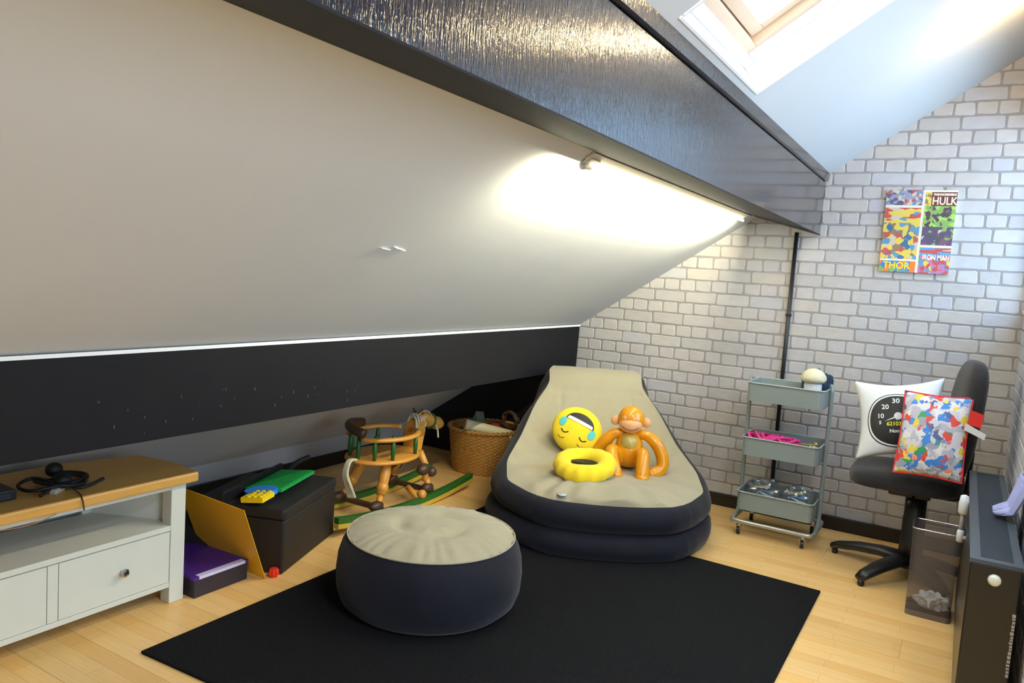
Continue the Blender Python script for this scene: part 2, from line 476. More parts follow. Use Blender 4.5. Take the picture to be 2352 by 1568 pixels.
fr.build('window_frame', M_WHITE, w2)
mu = MB(); mu.box(RX + .15, RX + .19, 3.66, 3.71, WZ0 + .02, WZ1 - .03); mu.build('mullion', M_WHITE, w2)
MB().box(RX + .165, RX + .171, WY0 + .03, 3.66, WZ0 + .02, WZ1 - .03).build('pane', M_GLASS, w2)
MB().box(RX + .165, RX + .171, 3.71, WY1, WZ0 + .02, WZ1 - .03).build('pane', M_GLASS, w2)

# roof window in the slope
UP = Vector((1, 0, SL)).normalized(); YV = Vector((0, 1, 0))
ln = lambda x: (x - HX0) / UP.x            # distance up the slope
LU = ln(HX1); LW = HY1 - HY0
O0 = Vector((HX0, HY0, zr(HX0)))
def sp(u, v, t): return O0 + UP * u + YV * v + NRM * t
def sbox(mb, u0, u1, v0, v1, t0, t1):
    vs = [sp(u, v, t) for u in (u0, u1) for v in (v0, v1) for t in (t0, t1)]
    mb.add(vs, [(0, 1, 3, 2), (4, 6, 7, 5), (0, 4, 5, 1), (2, 3, 7, 6), (0, 2, 6, 4), (1, 5, 7, 3)])
def sframe(name, m, i0, i1, t0, t1, parent):
    mb = MB()
    sbox(mb, i0, i1, i0, LW - i0, t0, t1); sbox(mb, LU - i1, LU - i0, i0, LW - i0, t0, t1)
    sbox(mb, i1, LU - i1, i0, i1, t0, t1); sbox(mb, i1, LU - i1, LW - i1, LW - i0, t0, t1)
    return mb.build(name, m, parent, bevel=.003, merge=False)
M_WOODW = mat('pale_pine_window', (226, 200, 172), 0.4, var=0.08, scale=14, stretch=(1, 6, 1))
w1 = struct(sframe('window_1', M_WHITE, -0.001, 0.012, -0.004, 0.30, None))
sframe('lining', M_WHITE, 0.012, 0.05, 0.10, 0.28, w1)
sframe('window_frame', M_WOODW, 0.045, 0.085, 0.125, 0.27, w1)
sframe('sash', M_WOODW, 0.09, 0.135, 0.15, 0.235, w1)
pn = MB(); sbox(pn, .13, LU - .13, .13, LW - .13, .19, .2); pn.build('pane', M_GLASS, w1)

# ------------------------------------------------------------------ roof beams
bx = thing('roof_beam', 'large glossy black roof beam crossing the slope above the lounger', 'beam', (0, 0, 0))
BY0 = YF + .02
MB().prism([(-1.10, zr(-1.123) - .012), (-0.768, 1.680), (-0.765, 1.975), (-0.80, 1.985), (-0.80, zr(-.8) - .004)], 'y', BY0, G - .004).build('beam_body', M_BEAM, bx, bevel=.004)
MB().prism([(-1.123, zr(-1.123) - .002), (-1.118, zr(-1.123) - .008), (-0.764, 1.677), (-0.767, 1.683), (-1.08, zr(-1.08) - .004)], 'y', BY0, G - .004).build('underside_board', M_BEAM2, bx)
MB().prism([(-0.80, 1.972), (-0.752, 1.985), (-0.746, zr(-0.746) - .003), (-0.80, zr(-.8) - .003)], 'y', BY0, G - .004).build('top_fillet', M_BEAM, bx)
b2 = thing('roof_beam', 'black boxed low purlin running along the eaves above the toys', 'beam', (0, 0, 0))
MB().prism([(-2.233, 0.725), (-2.226, 1.030), (-2.233, zr(-2.233) - .003), (-2.60, zr(-2.6) - .003), (-2.36, 0.725)], 'y', BY0, G - .032).build('purlin_face', M_BEAM2, b2, bevel=.003)
MB().box(-2.236, -2.222, BY0, G - .032, 1.018, 1.030).build('white_caulk_line', M_WHITE, b2)['label'] = 'white caulk line along the top edge'

rnd = random.Random(31); sc_ = MB()
for k in range(34):      # paint scuffs on the purlin face
    t = k / 33; y = 1.66 + .585 * t + rnd.uniform(-.01, .01); z = .934 + .017 * t + rnd.uniform(-.002, .002)
    sc_.box(-2.2312, -2.2285, y, y + rnd.uniform(.006, .02), z, z + rnd.uniform(.002, .006))
for k in range(26):
    y = rnd.uniform(1.3, 2.6); z = rnd.uniform(.745, .90)
    sc_.box(-2.2322, -2.2295, y, y + rnd.uniform(.003, .006), z, z + rnd.uniform(.004, .012))
o = sc_.build('scuff_marks', mat('grey_scuff', (62, 64, 68), .7), b2, merge=False); o['kind'] = 'stuff'
fp = MB(); rnd = random.Random(8)
for k in range(7):
    x = -1.682 + rnd.uniform(-.008, .008); y = 1.95 + .018 * k
    fp.box(x, x + rnd.uniform(.004, .012), y, y + .018, zr(x) - .0018, zr(x) + .001)
fp.build('filler_patch', M_WHITE, ceil, merge=False)['kind'] = 'stuff'

# conduit on the gable
pp = thing('pipe', 'thin black vertical pipe on the brick wall behind the trolley', 'pipe', (-0.893, G - .0155, 0))
MB().tube([(0, 0, 0.077), (0, 0, 1.69)], .0115, 12).build('pipe_run', M_BLACKPL, pp, smooth=True)
for z in (.45, 1.2): MB().box(-.016, .016, -.012, .008, z, z + .018).build('pipe_clip', M_BLACKPL, pp, bevel=.002)

# ------------------------------------------------------------------ tube lamp under the beam
M_BATTEN = mat('grey_white_batten', (196, 192, 180), 0.5, var=0.03)
tl = thing('tube_lamp', 'long slim tube lamp fixed to the slope along the back edge of the big beam', 'lamp', (-1.145, 3.4, zr(-1.145)))
RS = Matrix.Rotation(-math.atan(SL), 4, 'Y')
MB().box(-.020, .022, -1.04, 1.12, -.012, -.001).xf(RS).build('batten', M_BATTEN, tl, bevel=.002)
MB().tube([(-.021, -1.0, -.022), (-.021, 1.04, -.022)], .007, 10).xf(RS).build('glowing_tube', emit_mat('tube_glow', (255, 240, 200), 10), tl, smooth=True)
MB().tube([(-.021, 1.04, -.022), (-.021, 1.065, -.022)], .0075, 10).xf(RS).build('end_cap', M_BATTEN, tl, smooth=True)
ec = MB(); ec.ball((-.040, -1.035, -.02), (.012, .024, .012), 12); ec.box(-.05, .0, -1.03, -.96, -.018, -.004); ec.xf(RS).build('end_connector', M_BATTEN, tl, smooth=False)
lt = bpy.data.lights.new('tube_light', 'AREA'); lt.shape = 'RECTANGLE'; lt.size = 2.2; lt.size_y = 0.02; lt.energy = 42; lt.color = (1.0, 0.93, 0.66)
lo = bpy.data.objects.new('tube_light', lt); COL.objects.link(lo)
lo.location = (-1.185, 3.31, zr(-1.185) - .065)
Zl = Vector((.95, 0, -.10)).normalized(); Xl = Vector((0, 1, 0)); Yl = Zl.cross(Xl)
lo.rotation_euler = Matrix((Xl, Yl, Zl)).transposed().to_euler()

# spot lamp by the skylight
sl = thing('spot_lamp', 'small chrome ceiling spot at the top right corner of the slope', 'lamp', (0.17, 3.56, zr(.17) - .03))
MB().lathe([(.0, .03), (.04, .028), (.042, .01), (.0, .008)], n=20).build('mount', M_CHROME, sl, smooth=True)
MB().tube([(0, 0, .01), (0, 0, -.05)], .006, 8).build('stem', M_CHROME, sl, smooth=True)
hd = MB().lathe([(.018, -.045), (.030, -.03), (.034, .02), (.034, .022), (.028, .02), (.0, .0)], n=20)
hd.xf(Matrix.Translation((0, 0, -.075)) @ Vector((-.82, .1, -.56)).to_track_quat('Z', 'Y').to_matrix().to_4x4()).build('lamp_head', M_CHROME, sl, smooth=True)
MB().ball((-.022, .003, -.092), .020, 12).build('bulb', emit_mat('warm_bulb', (255, 222, 160), 120), sl, smooth=True)
pl = bpy.data.lights.new('spot_light', 'POINT'); pl.energy = 16; pl.color = (1.0, 0.72, 0.36); pl.shadow_soft_size = 0.03
po = bpy.data.objects.new('spot_light', pl); COL.objects.link(po); po.location = (0.11, 3.55, zr(.17) - .14)

# ================================================================== RUG
rug = MB().prism([(-2.245, 1.50), (-0.437, 1.58), (-0.437, 3.63), (-2.25, 3.70)], 'z', 0.0, 0.011).build('rug', M_RUG, bevel=.004)
tag(rug, 'large black rectangular rug under the round pouffe', 'rug')

# ================================================================== LOUNGER
LA = 0.545; LO = Vector((-1.345, 3.325, 0.0115))
La = Vector((math.cos(LA), math.sin(LA), 0)); Lv = Vector((-math.sin(LA), math.cos(LA), 0))
KV = [0, .04, .12, .3, .5, .7, .9, 1.02, 1.1, 1.18]
KWd = [0, .285, .39, .51, .515, .44, .365, .275, .288, .25]
KZ = [.262, .265, .265, .275, .33, .43, .58, .70, .765, .78]
def interp(x, xs, ys):
    if x <= xs[0]: return ys[0]
    for i in range(1, len(xs)):
        if x <= xs[i]:
            t = (x - xs[i - 1]) / (xs[i] - xs[i - 1]); t2 = t
            return ys[i - 1] + (ys[i] - ys[i - 1]) * t2
    return ys[-1]
def smo(x, xs, ys, h=.035):
    return sum(interp(x + d * h, xs, ys) * w for d, w in ((-1, .25), (0, .5), (1, .25)))
sq = [math.sqrt(k) for k in KV]
def wv(v): return interp(math.sqrt(max(v, 0)), sq, KWd) if v < .1 else smo(v, KV, KWd) 
def ze(v): return smo(v, KV, KZ)
def bulge(v): return interp(v, [0, .1, .3, .5, .8, .95, 1.05, 1.18], [.03, .07, .05, -.02, -.045, -.02, .02, .0])
VM = 1.18
def seat_pt(u, v):
    """u in -1..1"""
    w = wv(v); a = abs(u)
    z = ze(v) + bulge(v) * (1 - a ** 2.4)
    ang = math.atan2(u * w, (v - .45))
    z += (.006 * math.sin(ang * 17 + math.sin(ang * 5) * 1.5) * max(0, (math.hypot(u * w, v - .45) - .2)) * 3 * (1.9 if v < .35 else 1.2 if v < .75 else .15)) * min(1, (1 - a) * 9)
    z -= .014 * math.exp(-((v - .985) / .012) ** 2) * (a < .9) + .007 * math.exp(-((a * w - .21) / .01) ** 2) * (.62 < v < .98) + .010 * math.exp(-((v - .60) / .014) ** 2) * max(0, 1 - a * 1.6)   # gathered radial creases
    return LO + La * (u * w) + Lv * v + Vector((0, 0, z))
def seat_z_at(x, y):
    d = Vector((x, y, 0)) - LO; v = min(max(d.dot(Lv), 0), VM); u = max(-1, min(1, d.dot(La) / max(wv(v), .01)))
    return seat_pt(u, v).z
lg = thing('inflatable_lounger', 'tan and charcoal inflatable lounge chair with headrest holding soft toys', 'chair', tuple(LO))
inv = Matrix.Translation(-LO)
tan = MB().grid(lambda a, b: seat_pt(a * 2 - 1, VM * b ** 1.7), 96, 150).xf(inv)
tan.build('seat_top', M_TAN, lg, smooth=True)
# rounded head end of the tan top
bd = []
N = 70
ss = [i / N for i in range(N + 1)]
left = [seat_pt(-1, VM * s ** 1.7) for s in ss]; rightp = [seat_pt(1, VM * s ** 1.7) for s in ss]
head = [seat_pt(-1 + 2 * i / 14, VM) for i in range(1, 14)]
loop = rightp + head[::-1] + left[::-1][:-1]
vlist = [VM * s ** 1.7 for s in ss] + [VM + .0001] * 13 + [VM * s ** 1.7 for s in ss[::-1][:-1]]
n = len(loop)
cen = LO + Lv * .55
nrm = []
for i in range(n):
    a, b = loop[(i - 3) % n], loop[(i + 3) % n]
    t = (b - a); t.z = 0; nn = Vector((t.y, -t.x, 0))
    c = loop[i] - cen; c.z = 0
    if nn.dot(c) < 0: nn = -nn
    nrm.append((nn.normalized() + c.normalized() * .35).normalized())
def ext(v): return interp(v, [0, .3, .6, .9, 1.18], [.0, .0, .09, .15, .10])
def ring_loops(zs, offs, isup):
    out = []
    for zf, of in zip(zs, offs):
        L = []
        for i in range(n):
            E = loop[i]; e = ext(vlist[i]); zE = E.z
            if isup:
                z = .135 + (zE - .135) * zf
                k = (1 - zf) ** 0.8
            else:
                z = zf; k = 1
            q = E + nrm[i] * (e * k + of); q.z = z
            L.append(q - LO)
        out.append(L)
    return out
def loops_mesh(Ls):
    mb = MB(); m = len(Ls)
    mb.add([v for L in Ls for v in L], [(k * n + i, k * n + (i + 1) % n, (k + 1) * n + (i + 1) % n, (k + 1) * n + i) for k in range(m - 1) for i in range(n)])
    return mb
loops_mesh(ring_loops([1.0, .97, .85, .6, .35, .12, .0], [-.002, .012, .032, .045, .042, .02, -.012], True)).build('upper_ring', M_NAVY, lg, smooth=True)
lr = ring_loops([.14, .128, .10, .065, .03, .006, 0.0], [-.012, .022, .042, .048, .038, .012, -.03], False)
m2 = loops_mesh(lr); base = len(m2.v); m2.v.append(tuple(cen - LO)); m2.f += [(6 * n + i, 6 * n + (i + 1) % n, base) for i in range(n)]
m2.build('lower_ring', M_NAVY, lg, smooth=True)
vp = LO + La * -.245 + Lv * .045; vz = seat_z_at(vp.x, vp.y)
MB().lathe([(.0, .004), (.02, .004), (.024, 0), (.0, -.004)], c=(vp.x - LO.x, vp.y - LO.y, vz + .004), n=18).build('air_valve', mat('pale_blue_plastic', (176, 190, 196), .3), lg, smooth=True)['label'] = 'pale blue air valve cap'

# ottoman / pouffe
ot = thing('inflatable_pouffe', 'round inflatable pouffe with tan top and charcoal sides on the rug', 'pouffe', (-1.75, 2.43, .011))
MB().lathe([(.0, 0), (.28, 0), (.325, .006), (.352, .03), (.368, .075), (.372, .14), (.366, .20), (.352, .245), (.336, .272), (.330, .280)], n=72).build('side_wall', M_NAVY, ot, smooth=True)
def ottop(a, b):
    th = 2 * PI * a; r = .334 * b
    z = .278 + .042 * (1 - (r / .334) ** 4) - .02 * math.exp(-((r - .13) / .035) ** 2) * (0.6 + .4 * math.cos(th * 3 + 1))
    z += .0055 * math.sin(th * 30 + math.sin(th * 7) * 2) * max(0, (r - .17) / .16) ** 1.5 * min(1, (1 - b) * 12)
    z += .003 * math.sin(th * 9) * (r / .33) * min(1, (1 - b) * 8)
    return (r * math.cos(th), r * math.sin(th), z)
MB().grid(ottop, 160, 26, closed_u=True).build('top_cushion', M_TAN, ot, smooth=True)
MB().tube([(.334 * math.cos(2 * PI * i / 72), .334 * math.sin(2 * PI * i / 72), .279) for i in range(72)], .0035, 6, closed=True).build('seam', M_TAN, ot, smooth=True)

# ================================================================== SOFT TOYS ON THE LOUNGER
TOCAM = lambda p: (Vector((0, 0, 1.35)) - Vector(p)).normalized()
def basis(p, roll=0.0, tilt=0.0):
    """matrix with z to the room (towards the door side where the camera stands), x to the right"""
    z = TOCAM(p); z.z += tilt; z.normalize()
    x = Vector((0, 0, 1)).cross(z).normalized(); y = z.cross(x)
    R = Matrix((x, y, z)).transposed().to_4x4()
    return Matrix.Translation(p) @ R @ Matrix.Rotation(roll, 4, 'Z')
ec_pos = (-1.79, 3.80, seat_z_at(-1.80, 3.80) + .115)
em = thing('emoji_cushion', 'round yellow laughing face cushion propped upside down on the lounger', 'cushion', ec_pos)
R_ = Matrix.Translation(Vector(ec_pos)).inverted() @ basis(ec_pos, roll=PI - .42, tilt=.25)
ER, ET = .142, .055
MB().ball((0, 0, 0), (ER, ER * .93, ET), 40).xf(R_).build('cushion_body', M_YELLOW, em, smooth=True)
def on_disc(vs, lift=.0015):
    out = []
    for x, y in vs:
        q = max(0, 1 - (x / ER) ** 2 - (y / (ER * .93)) ** 2)
        out.append(Vector((x, y, ET * math.sqrt(q) + lift)))
    return out
def disc_patch(poly, name, m, lift=.0015, label=None):
    cx = sum(p[0] for p in poly) / len(poly); cy = sum(p[1] for p in poly) / len(poly)
    mb = MB(); rings = 5; vs = []
    for k in range(1, rings + 1):
        vs += [(cx + (x - cx) * k / rings, cy + (y - cy) * k / rings) for x, y in poly]
    m_ = len(poly); P = on_disc(vs + [(cx, cy)], lift)
    fs = [(k * m_ + i, k * m_ + (i + 1) % m_, (k + 1) * m_ + (i + 1) % m_, (k + 1) * m_ + i) for k in range(rings - 1) for i in range(m_)]
    fs += [(i, (i + 1) % m_, rings * m_) for i in range(m_)]
    o = mb.add(P, fs).xf(R_).build(name, m, em, smooth=True)
    if label: o['label'] = label
mouth = [(-.085 + .17 * i / 12, -.028 - .004 * math.sin(PI * i / 12)) for i in range(13)] + [(.085 * math.cos(t), -.028 - .062 * math.sin(t)) for t in [PI * i / 14 for i in range(1, 14)]]
disc_patch(mouth, 'mouth', M_BLACKINK, .0015, 'black open mouth')
disc_patch([(-.078 + .156 * i / 10, -.031) for i in range(11)] + [(.072 - .144 * i / 10, -.031 - .018) for i in range(11)], 'teeth', M_WHITECLOTH, .003, 'white teeth')
for sx in (-1, 1):
    disc_patch([(sx * .088 + .02 * math.cos(t), .002 + .027 * math.sin(t) - .006) for t in [2 * PI * i / 14 for i in range(14)]], 'tear', M_TEAL, .0035, 'turquoise tear drop')
    mb = MB().tube(on_disc([(sx * .055 - .022 + .044 * i / 8, .038 + .012 * math.sin(PI * i / 8)) for i in range(9)], .001), .003, 6)
    mb.xf(R_).build('eye', M_BLACKINK, em, smooth=True)
    mb = MB().tube(on_disc([(sx * .058 - .018 + .036 * i / 8, .075 + .008 * math.sin(PI * i / 8)) for i in range(9)], .001), .0025, 6)
    mb.xf(R_).build('eyebrow', mat('brown_thread', (150, 100, 20), .7), em, smooth=True)

rp = (-1.60, 3.52, seat_z_at(-1.60, 3.52) + .052)
rg = thing('ring_cushion', 'yellow ring shaped plush pillow with dark hole lying on the lounger', 'cushion', rp)
def ringc(a, b):
    th = 2 * PI * a; ph = 2 * PI * b
    r = .050 + .004 * math.sin(th * 14) * max(0, math.cos(ph)) + .004 * math.sin(th * 3)
    R0x, R0y = .112, .094
    return Vector(((R0x + r * math.cos(ph)) * math.cos(th), (R0y + r * math.cos(ph)) * math.sin(th), r * .95 * math.sin(ph) + .012 * math.sin(th + .6)))
MB().grid(ringc, 72, 20, closed_u=True).xf(Matrix.Rotation(.35, 4, 'Z') @ Matrix.Rotation(.18, 4, 'X')).build('pillow_ring', M_YELLOW, rg, smooth=True)
MB().lathe([(.0, .0), (.07, .0), (.07, -.01), (.0, -.012)], c=(0, 0, .022), n=20, sy=.62).xf(Matrix.Rotation(.35, 4, 'Z')).build('dark_lining', M_BLACKINK, rg)['label'] = 'black lining inside the hole'

# inflatable monkey
mk = (-1.50, 3.86, seat_z_at(-1.50, 3.86) + .0)
mo = thing('inflatable_monkey', 'orange blow-up monkey with peach face sitting on the lounger', 'toy', mk)
B_ = Matrix.Translation(Vector(mk)).inverted() @ basis((mk[0], mk[1], mk[2]), 0, -1.0 * 0)
# local frame: x right, y up, z towards the room; built upright
zc = TOCAM(mk); zc.z = 0; zc.normalize(); xc = Vector((0, 0, 1)).cross(zc).normalized()
F = Matrix((xc, Vector((0, 0, 1)), zc)).transposed().to_4x4()      # (x right, y up, z front)
def mk_part(mb, name, m, label=None, parent=None, sm=True):
    o = mb.xf(F).build(name, m, parent or mo, smooth=sm)
    if label: o['label'] = label
    return o
bd_ = MB().lathe([(.02, 0), (.06, .012), (.078, .055), (.080, .10), (.068, .15), (.045, .19), (.02, .20)], n=28)
bd_.v = [(x, z, y) for x, y, z in bd_.v]
mk_part(bd_, 'body', M_ORANGE)
mk_part(MB().ball((0, .135, .035), (.052, .055, .045), 22), 'belly_patch', M_BELLY, 'khaki chest patch')
mk_part(MB().ball((0, .262, .01), (.072, .075, .062), 28), 'head', M_ORANGE)
mk_part(MB().ball((0, .238, .038), (.062, .046, .044), 26).ball((-.024, .272, .045), (.027, .028, .022), 18).ball((.024, .272, .045), (.027, .028, .022), 18), 'face', M_SKIN, 'peach face mask')
for sx in (-1, 1):
    mk_part(MB().ball((sx * .084, .25, .005), (.024, .028, .012), 16), 'ear', M_SKIN, 'peach ear')
    mk_part(MB().ball((sx * .018, .272, .0655), (.0035, .0055, .003), 8), 'eye', M_BLACKINK)
mk_part(MB().tube([(-.045 + .09 * i / 12, .232 - .018 * math.sin(PI * i / 12), .0385 + .044 * math.sqrt(max(0, 1 - ((-.045 + .09 * i / 12) / .062) ** 2 - ((.006 + .018 * math.sin(PI * i / 12)) / .046) ** 2)) + .0005) for i in range(13)], .0018, 6), 'mouth', M_DARKWOOD)
armR = catmull([(.04, .185, 0), (.10, .178, .01), (.155, .13, .02), (.185, .06, .03), (.175, .01, .045), (.13, -.012, .07)], 8)
armL = catmull([(-.04, .185, 0), (-.09, .172, .0), (-.13, .13, .0), (-.16, .08, .0), (-.17, .03, .02)], 8)
for P_, nm in ((armR, 'arm'), (armL, 'arm')):
    mk_part(MB().tube(P_, [.024 + .010 * min(1, i / 14) for i in range(len(P_))], 16).ball(P_[-1], .033, 14).ball(P_[0], .024, 12), nm, M_ORANGE)
legR = catmull([(.045, .045, .04), (.065, .09, .08), (.075, .10, .13), (.078, .04, .17), (.080, -.005, .19)], 7)
legL = catmull([(-.045, .045, .04), (-.075, .095, .08), (-.09, .10, .12), (-.075, .05, .17), (-.055, .0, .19)], 7)
for P_ in (legR, legL):
    mk_part(MB().tube(P_, .034, 16).ball(P_[-1], (.036, .026, .042), 14).ball(P_[0], .034, 12), 'leg', M_ORANGE)

# ================================================================== TROLLEY
tr = thing('trolley', 'grey three tier metal trolley on castors against the brick wall', 'trolley', (-.785, 4.355, 0))
TXW, TYD = .198, .155
def tray(zt):
    mb = MB(); h = .098; rr = .03; out = []
    for cx, cy, a0 in ((1, 1, 0), (-1, 1, .5 * PI), (-1, -1, PI), (1, -1, 1.5 * PI)):
        for t in range(5):
            a = a0 + t * PI / 8
            out.append((cx * (TXW - rr) + rr * math.cos(a), cy * (TYD - rr) + rr * math.sin(a)))
    m = len(out); z0 = zt - h
    vs = []; 
    for s_, z in ((1, zt), (.985, zt), (.97, z0 + .003), (.985, z0), (1.0, z0)):
        vs += [(x * s_, y * s_, z) for x, y in out]
    fs = []
    order = [4, 0, 1, 2]
    for a, b in zip(order[:-1], order[1:]):
        fs += [(a * m + i, a * m + (i + 1) % m, b * m + (i + 1) % m, b * m + i) for i in range(m)]
    fs.append(tuple(2 * m + i for i in range(m))); fs.append(tuple(4 * m + i for i in range(m))[::-1])
    mb.add(vs, fs)
    o = mb.build('tray', M_GREYMET, tr, merge=False)
    rim = MB().tube([(x * 1.01, y * 1.01, zt) for x, y in out], .0045, 8, closed=True)
    rim.build('rim', mat('worn_grey_edge', (160, 168, 165), .35), o, smooth=True)
    return o
for zt in (.842, .542, .237): tray(zt)
for sx in (-1, 1):
    P_ = catmull([(sx * .213, 0, .86), (sx * .213, 0, .5), (sx * .213, 0, .20), (sx * .213, -.01, .12), (sx * .213, -.06, .082), (sx * .213, -.12, .075)], 6)
    MB().tube(P_, .0115, 12).build('pole', M_GREYMET, tr, smooth=True)
    MB().tube([(sx * .20, 0, .85), (sx * .213, 0, .865)], .011, 10).build('pole_cap', M_GREYMET, tr, smooth=True)
bl = [(.213, -.12), (.205, -.15), (.185, -.168), (0, -.168), (-.185, -.168), (-.205, -.15), (-.213, -.12), (-.213, 0), (-.213, .12), (-.205, .15), (-.185, .162), (0, .162), (.185, .162), (.205, .15), (.213, .12), (.213, 0)]
MB().tube(catmull([(x, y, .075) for x, y in bl], 3, True), .0115, 12, closed=True).build('base_rail', mat('brushed_steel_rail', (176, 178, 176), .3, metal=.6), tr, smooth=True)
for cx, cy in ((-.17, -.155), (.165, -.155), (-.17, .145), (.165, .145)):
    w = MB().tube([(cx - .008, cy, .021), (cx + .008, cy, .021)], .021, 18).build('castor', M_BLACKPL, tr, smooth=False)
    f = MB(); f.box(cx - .013, cx - .010, cy - .012, cy + .012, .015, .055); f.box(cx + .010, cx + .013, cy - .012, cy + .012, .015, .055); f.tube([(cx, cy, .05), (cx, cy, .072)], .011, 12)
    f.build('fork', M_CHROME, w)
# things in the trolley
jm = thing('lidded_pot', 'white ribbed pot with cream domed top in the upper trolley tray', 'pot', (-.668, 4.33, .748))
rib = MB(); nn_ = 48
rib.add([((.043 + (.0018 if i % 2 else 0)) * math.cos(2 * PI * i / nn_), (.043 + (.0018 if i % 2 else 0)) * math.sin(2 * PI * i / nn_), z) for z in (0, .13) for i in range(nn_)],
        [(i, (i + 1) % nn_, nn_ + (i + 1) % nn_, nn_ + i) for i in range(nn_)] + [tuple(range(nn_))[::-1], tuple(range(nn_, 2 * nn_))])
rib.build('pot_body', M_WHITECLOTH, jm)
MB().lathe([(.03, .118), (.056, .125), (.066, .14), (.064, .156), (.05, .178), (.03, .192), (.008, .198)], n=36).build('dome_top', mat('cream_knit', (236, 226, 190), .95, bump=.6, bscale=120), jm, smooth=True)['label'] = 'cream domed top'
def cloth_blob(name, label, cat, loc, size, m, seed, amp=.35, freq=2.2, smooth=True, root=None):
    rnd = random.Random(seed)
    ph = [rnd.uniform(0, 6) for _ in range(9)]
    def f(a, b):
        th = 2 * PI * a; t = PI * b
        x, y, z = math.sin(t) * math.cos(th), math.sin(t) * math.sin(th), -math.cos(t)
        k = 1 + amp * (math.sin(freq * 2 * x + ph[0]) * math.sin(freq * 2.3 * y + ph[1]) + .5 * math.sin(freq * 4 * y + ph[2] + 3 * z) * math.sin(freq * 4.6 * x + ph[3]))
        return (size[0] * x * k, size[1] * y * k, size[2] * (z * k if z > 0 else z * .95))
    mb = MB().grid(f, 40, 22, closed_u=True)
    mz = min(v[2] for v in mb.v); mb.v = [(x, y, z - mz) for x, y, z in mb.v]
    o = mb.build(name, m, root, smooth=smooth)
    o.location = loc
    if label: tag(o, label, cat)
    return o
cloth_blob('cloth', 'dark blue cloth bunched beside the cream topped pot', 'cloth', (-.668, 4.445, .748), (.075, .03, .085), mat('dark_blue_cloth', (40, 60, 80), .9), 3)
# pink wool
yr = MB(); rnd = random.Random(5)
for k in range(16):
    cx = -.085 + .16 * k / 15 + rnd.uniform(-.01, .01); R0 = rnd.uniform(.04, .065); tlt = Matrix.Rotation(rnd.uniform(-.5, .5), 4, 'X') @ Matrix.Rotation(rnd.uniform(-.5, .5), 4, 'Y')
    pts = [Matrix.Translation((cx, rnd.uniform(-.02, .02), .055 + .012 * math.sin(k))) @ (tlt @ Vector((R0 * 1.2 * math.cos(2 * PI * i / 20), R0 * math.sin(2 * PI * i / 20), .012 * math.sin(4 * PI * i / 20 + k)))) for i in range(20)]
    yr.tube(pts, .008, 7, closed=True)
mz = min(v[2] for v in yr.v); yr.v = [(x, y, z - mz) for x, y, z in yr.v]
o = yr.build('wool_bundle', mat('hot_pink_wool', (236, 70, 150), .9, var=.15, bump=.5, bscale=200), smooth=True); o.location = (-.825, 4.30, .463)
tag(o, 'tangled hot pink wool in the middle trolley tray', 'wool')
o = MB().tube([(-.07, 0, .0), (.07, .02, .012)], .003, 8).ball((.07, .02, .014), .011, 10).build('wooden_spoon', mat('beech_stick', (196, 168, 80), .6), smooth=True); o.location = (-.69, 4.29, .528)
tag(o, 'thin wooden stick with yellowish tip lying by the pink wool', 'stick')
o = cloth_blob('crumpled_tissue', 'small pale green crumpled scrap in the middle tray corner', 'tissue', (-.625, 4.245, .448), (.03, .022, .045), mat('pale_green_paper', (196, 206, 176), .8), 12)
# clear bags
for i, (x, y, sx, sy, sz, sd) in enumerate(((-.87, 4.33, .10, .085, .085, 21), (-.695, 4.33, .085, .085, .075, 33))):
    r_ = thing('plastic_bag', ('crinkled clear plastic bag holding white packets in the bottom tray', 'smaller crinkled clear bag at the right of the bottom tray')[i], 'bag', (x, y, .143))
    b_ = cloth_blob('film', None, None, (0, 0, 0), (sx, sy, sz), M_FILM, sd, .13, 4.5, smooth=False, root=r_)
    for k in range(3):
        m_ = (M_WHITECLOTH, mat('pale_blue_card_%s' % 'abc'[k], (120, 170, 210), .4), mat('cream_card_%s' % 'abc'[k], (220, 200, 160), .5))[k]
        MB().box(-.045, .035, -.03, .01, .075 + .018 * k, .081 + .018 * k).xf(Matrix.Rotation(.3 * k - .2, 4, 'Z') @ Matrix.Rotation(.35 - .2 * k, 4, 'Y')).build('packet', m_, r_, bevel=.001)

# ================================================================== OFFICE CHAIR
M_BLKFAB = mat('black_chair_fabric', (28, 28, 32), .9, var=.2, bump=.3, bscale=150, sheen=.2)
CX, CY = -.115, 4.12
oc = thing('office_chair', 'black swivel office chair with five star base loaded with cushions', 'chair', (CX, CY, 0))
def softbox(sx, sy, sz, e=.28, n=40):
    """superellipsoid pad"""
    def f(a, b):
        th = 2 * PI * a - PI; ph = PI * b - PI / 2
        c = lambda t, p: math.copysign(abs(math.cos(t)) ** p, math.cos(t)); s_ = lambda t, p: math.copysign(abs(math.sin(t)) ** p, math.sin(t))
        return Vector((sx * c(ph, .55) * c(th, e), sy * c(ph, .55) * s_(th, e), sz * s_(ph, .6)))
    return MB().grid(f, n, 18, closed_u=True)
mb = softbox(.245, .225, .055, .5); mb.v = [(x, y, z - .05 * max(0, (-x - .1)) ) for x, y, z in mb.v]
mb.xf(Matrix.Translation((-.055, 0, .495))).build('seat', M_BLKFAB, oc, smooth=True)
MB().box(-.12, .06, -.1, .1, .415, .445).build('seat_plate', M_BLACKPL, oc, bevel=.01)
mb = softbox(.190, .29, .052, .62)
Rb = Matrix.Translation((.150, 0, .80)) @ Matrix.Rotation(.18, 4, 'Z') @ Matrix.Rotation(.10, 4, 'Y') @ Matrix.Rotation(PI / 2, 4, 'Y') @ Matrix.Rotation(PI / 2, 4, 'Z')
mb.xf(Rb).build('backrest', M_BLKFAB, oc, smooth=True)
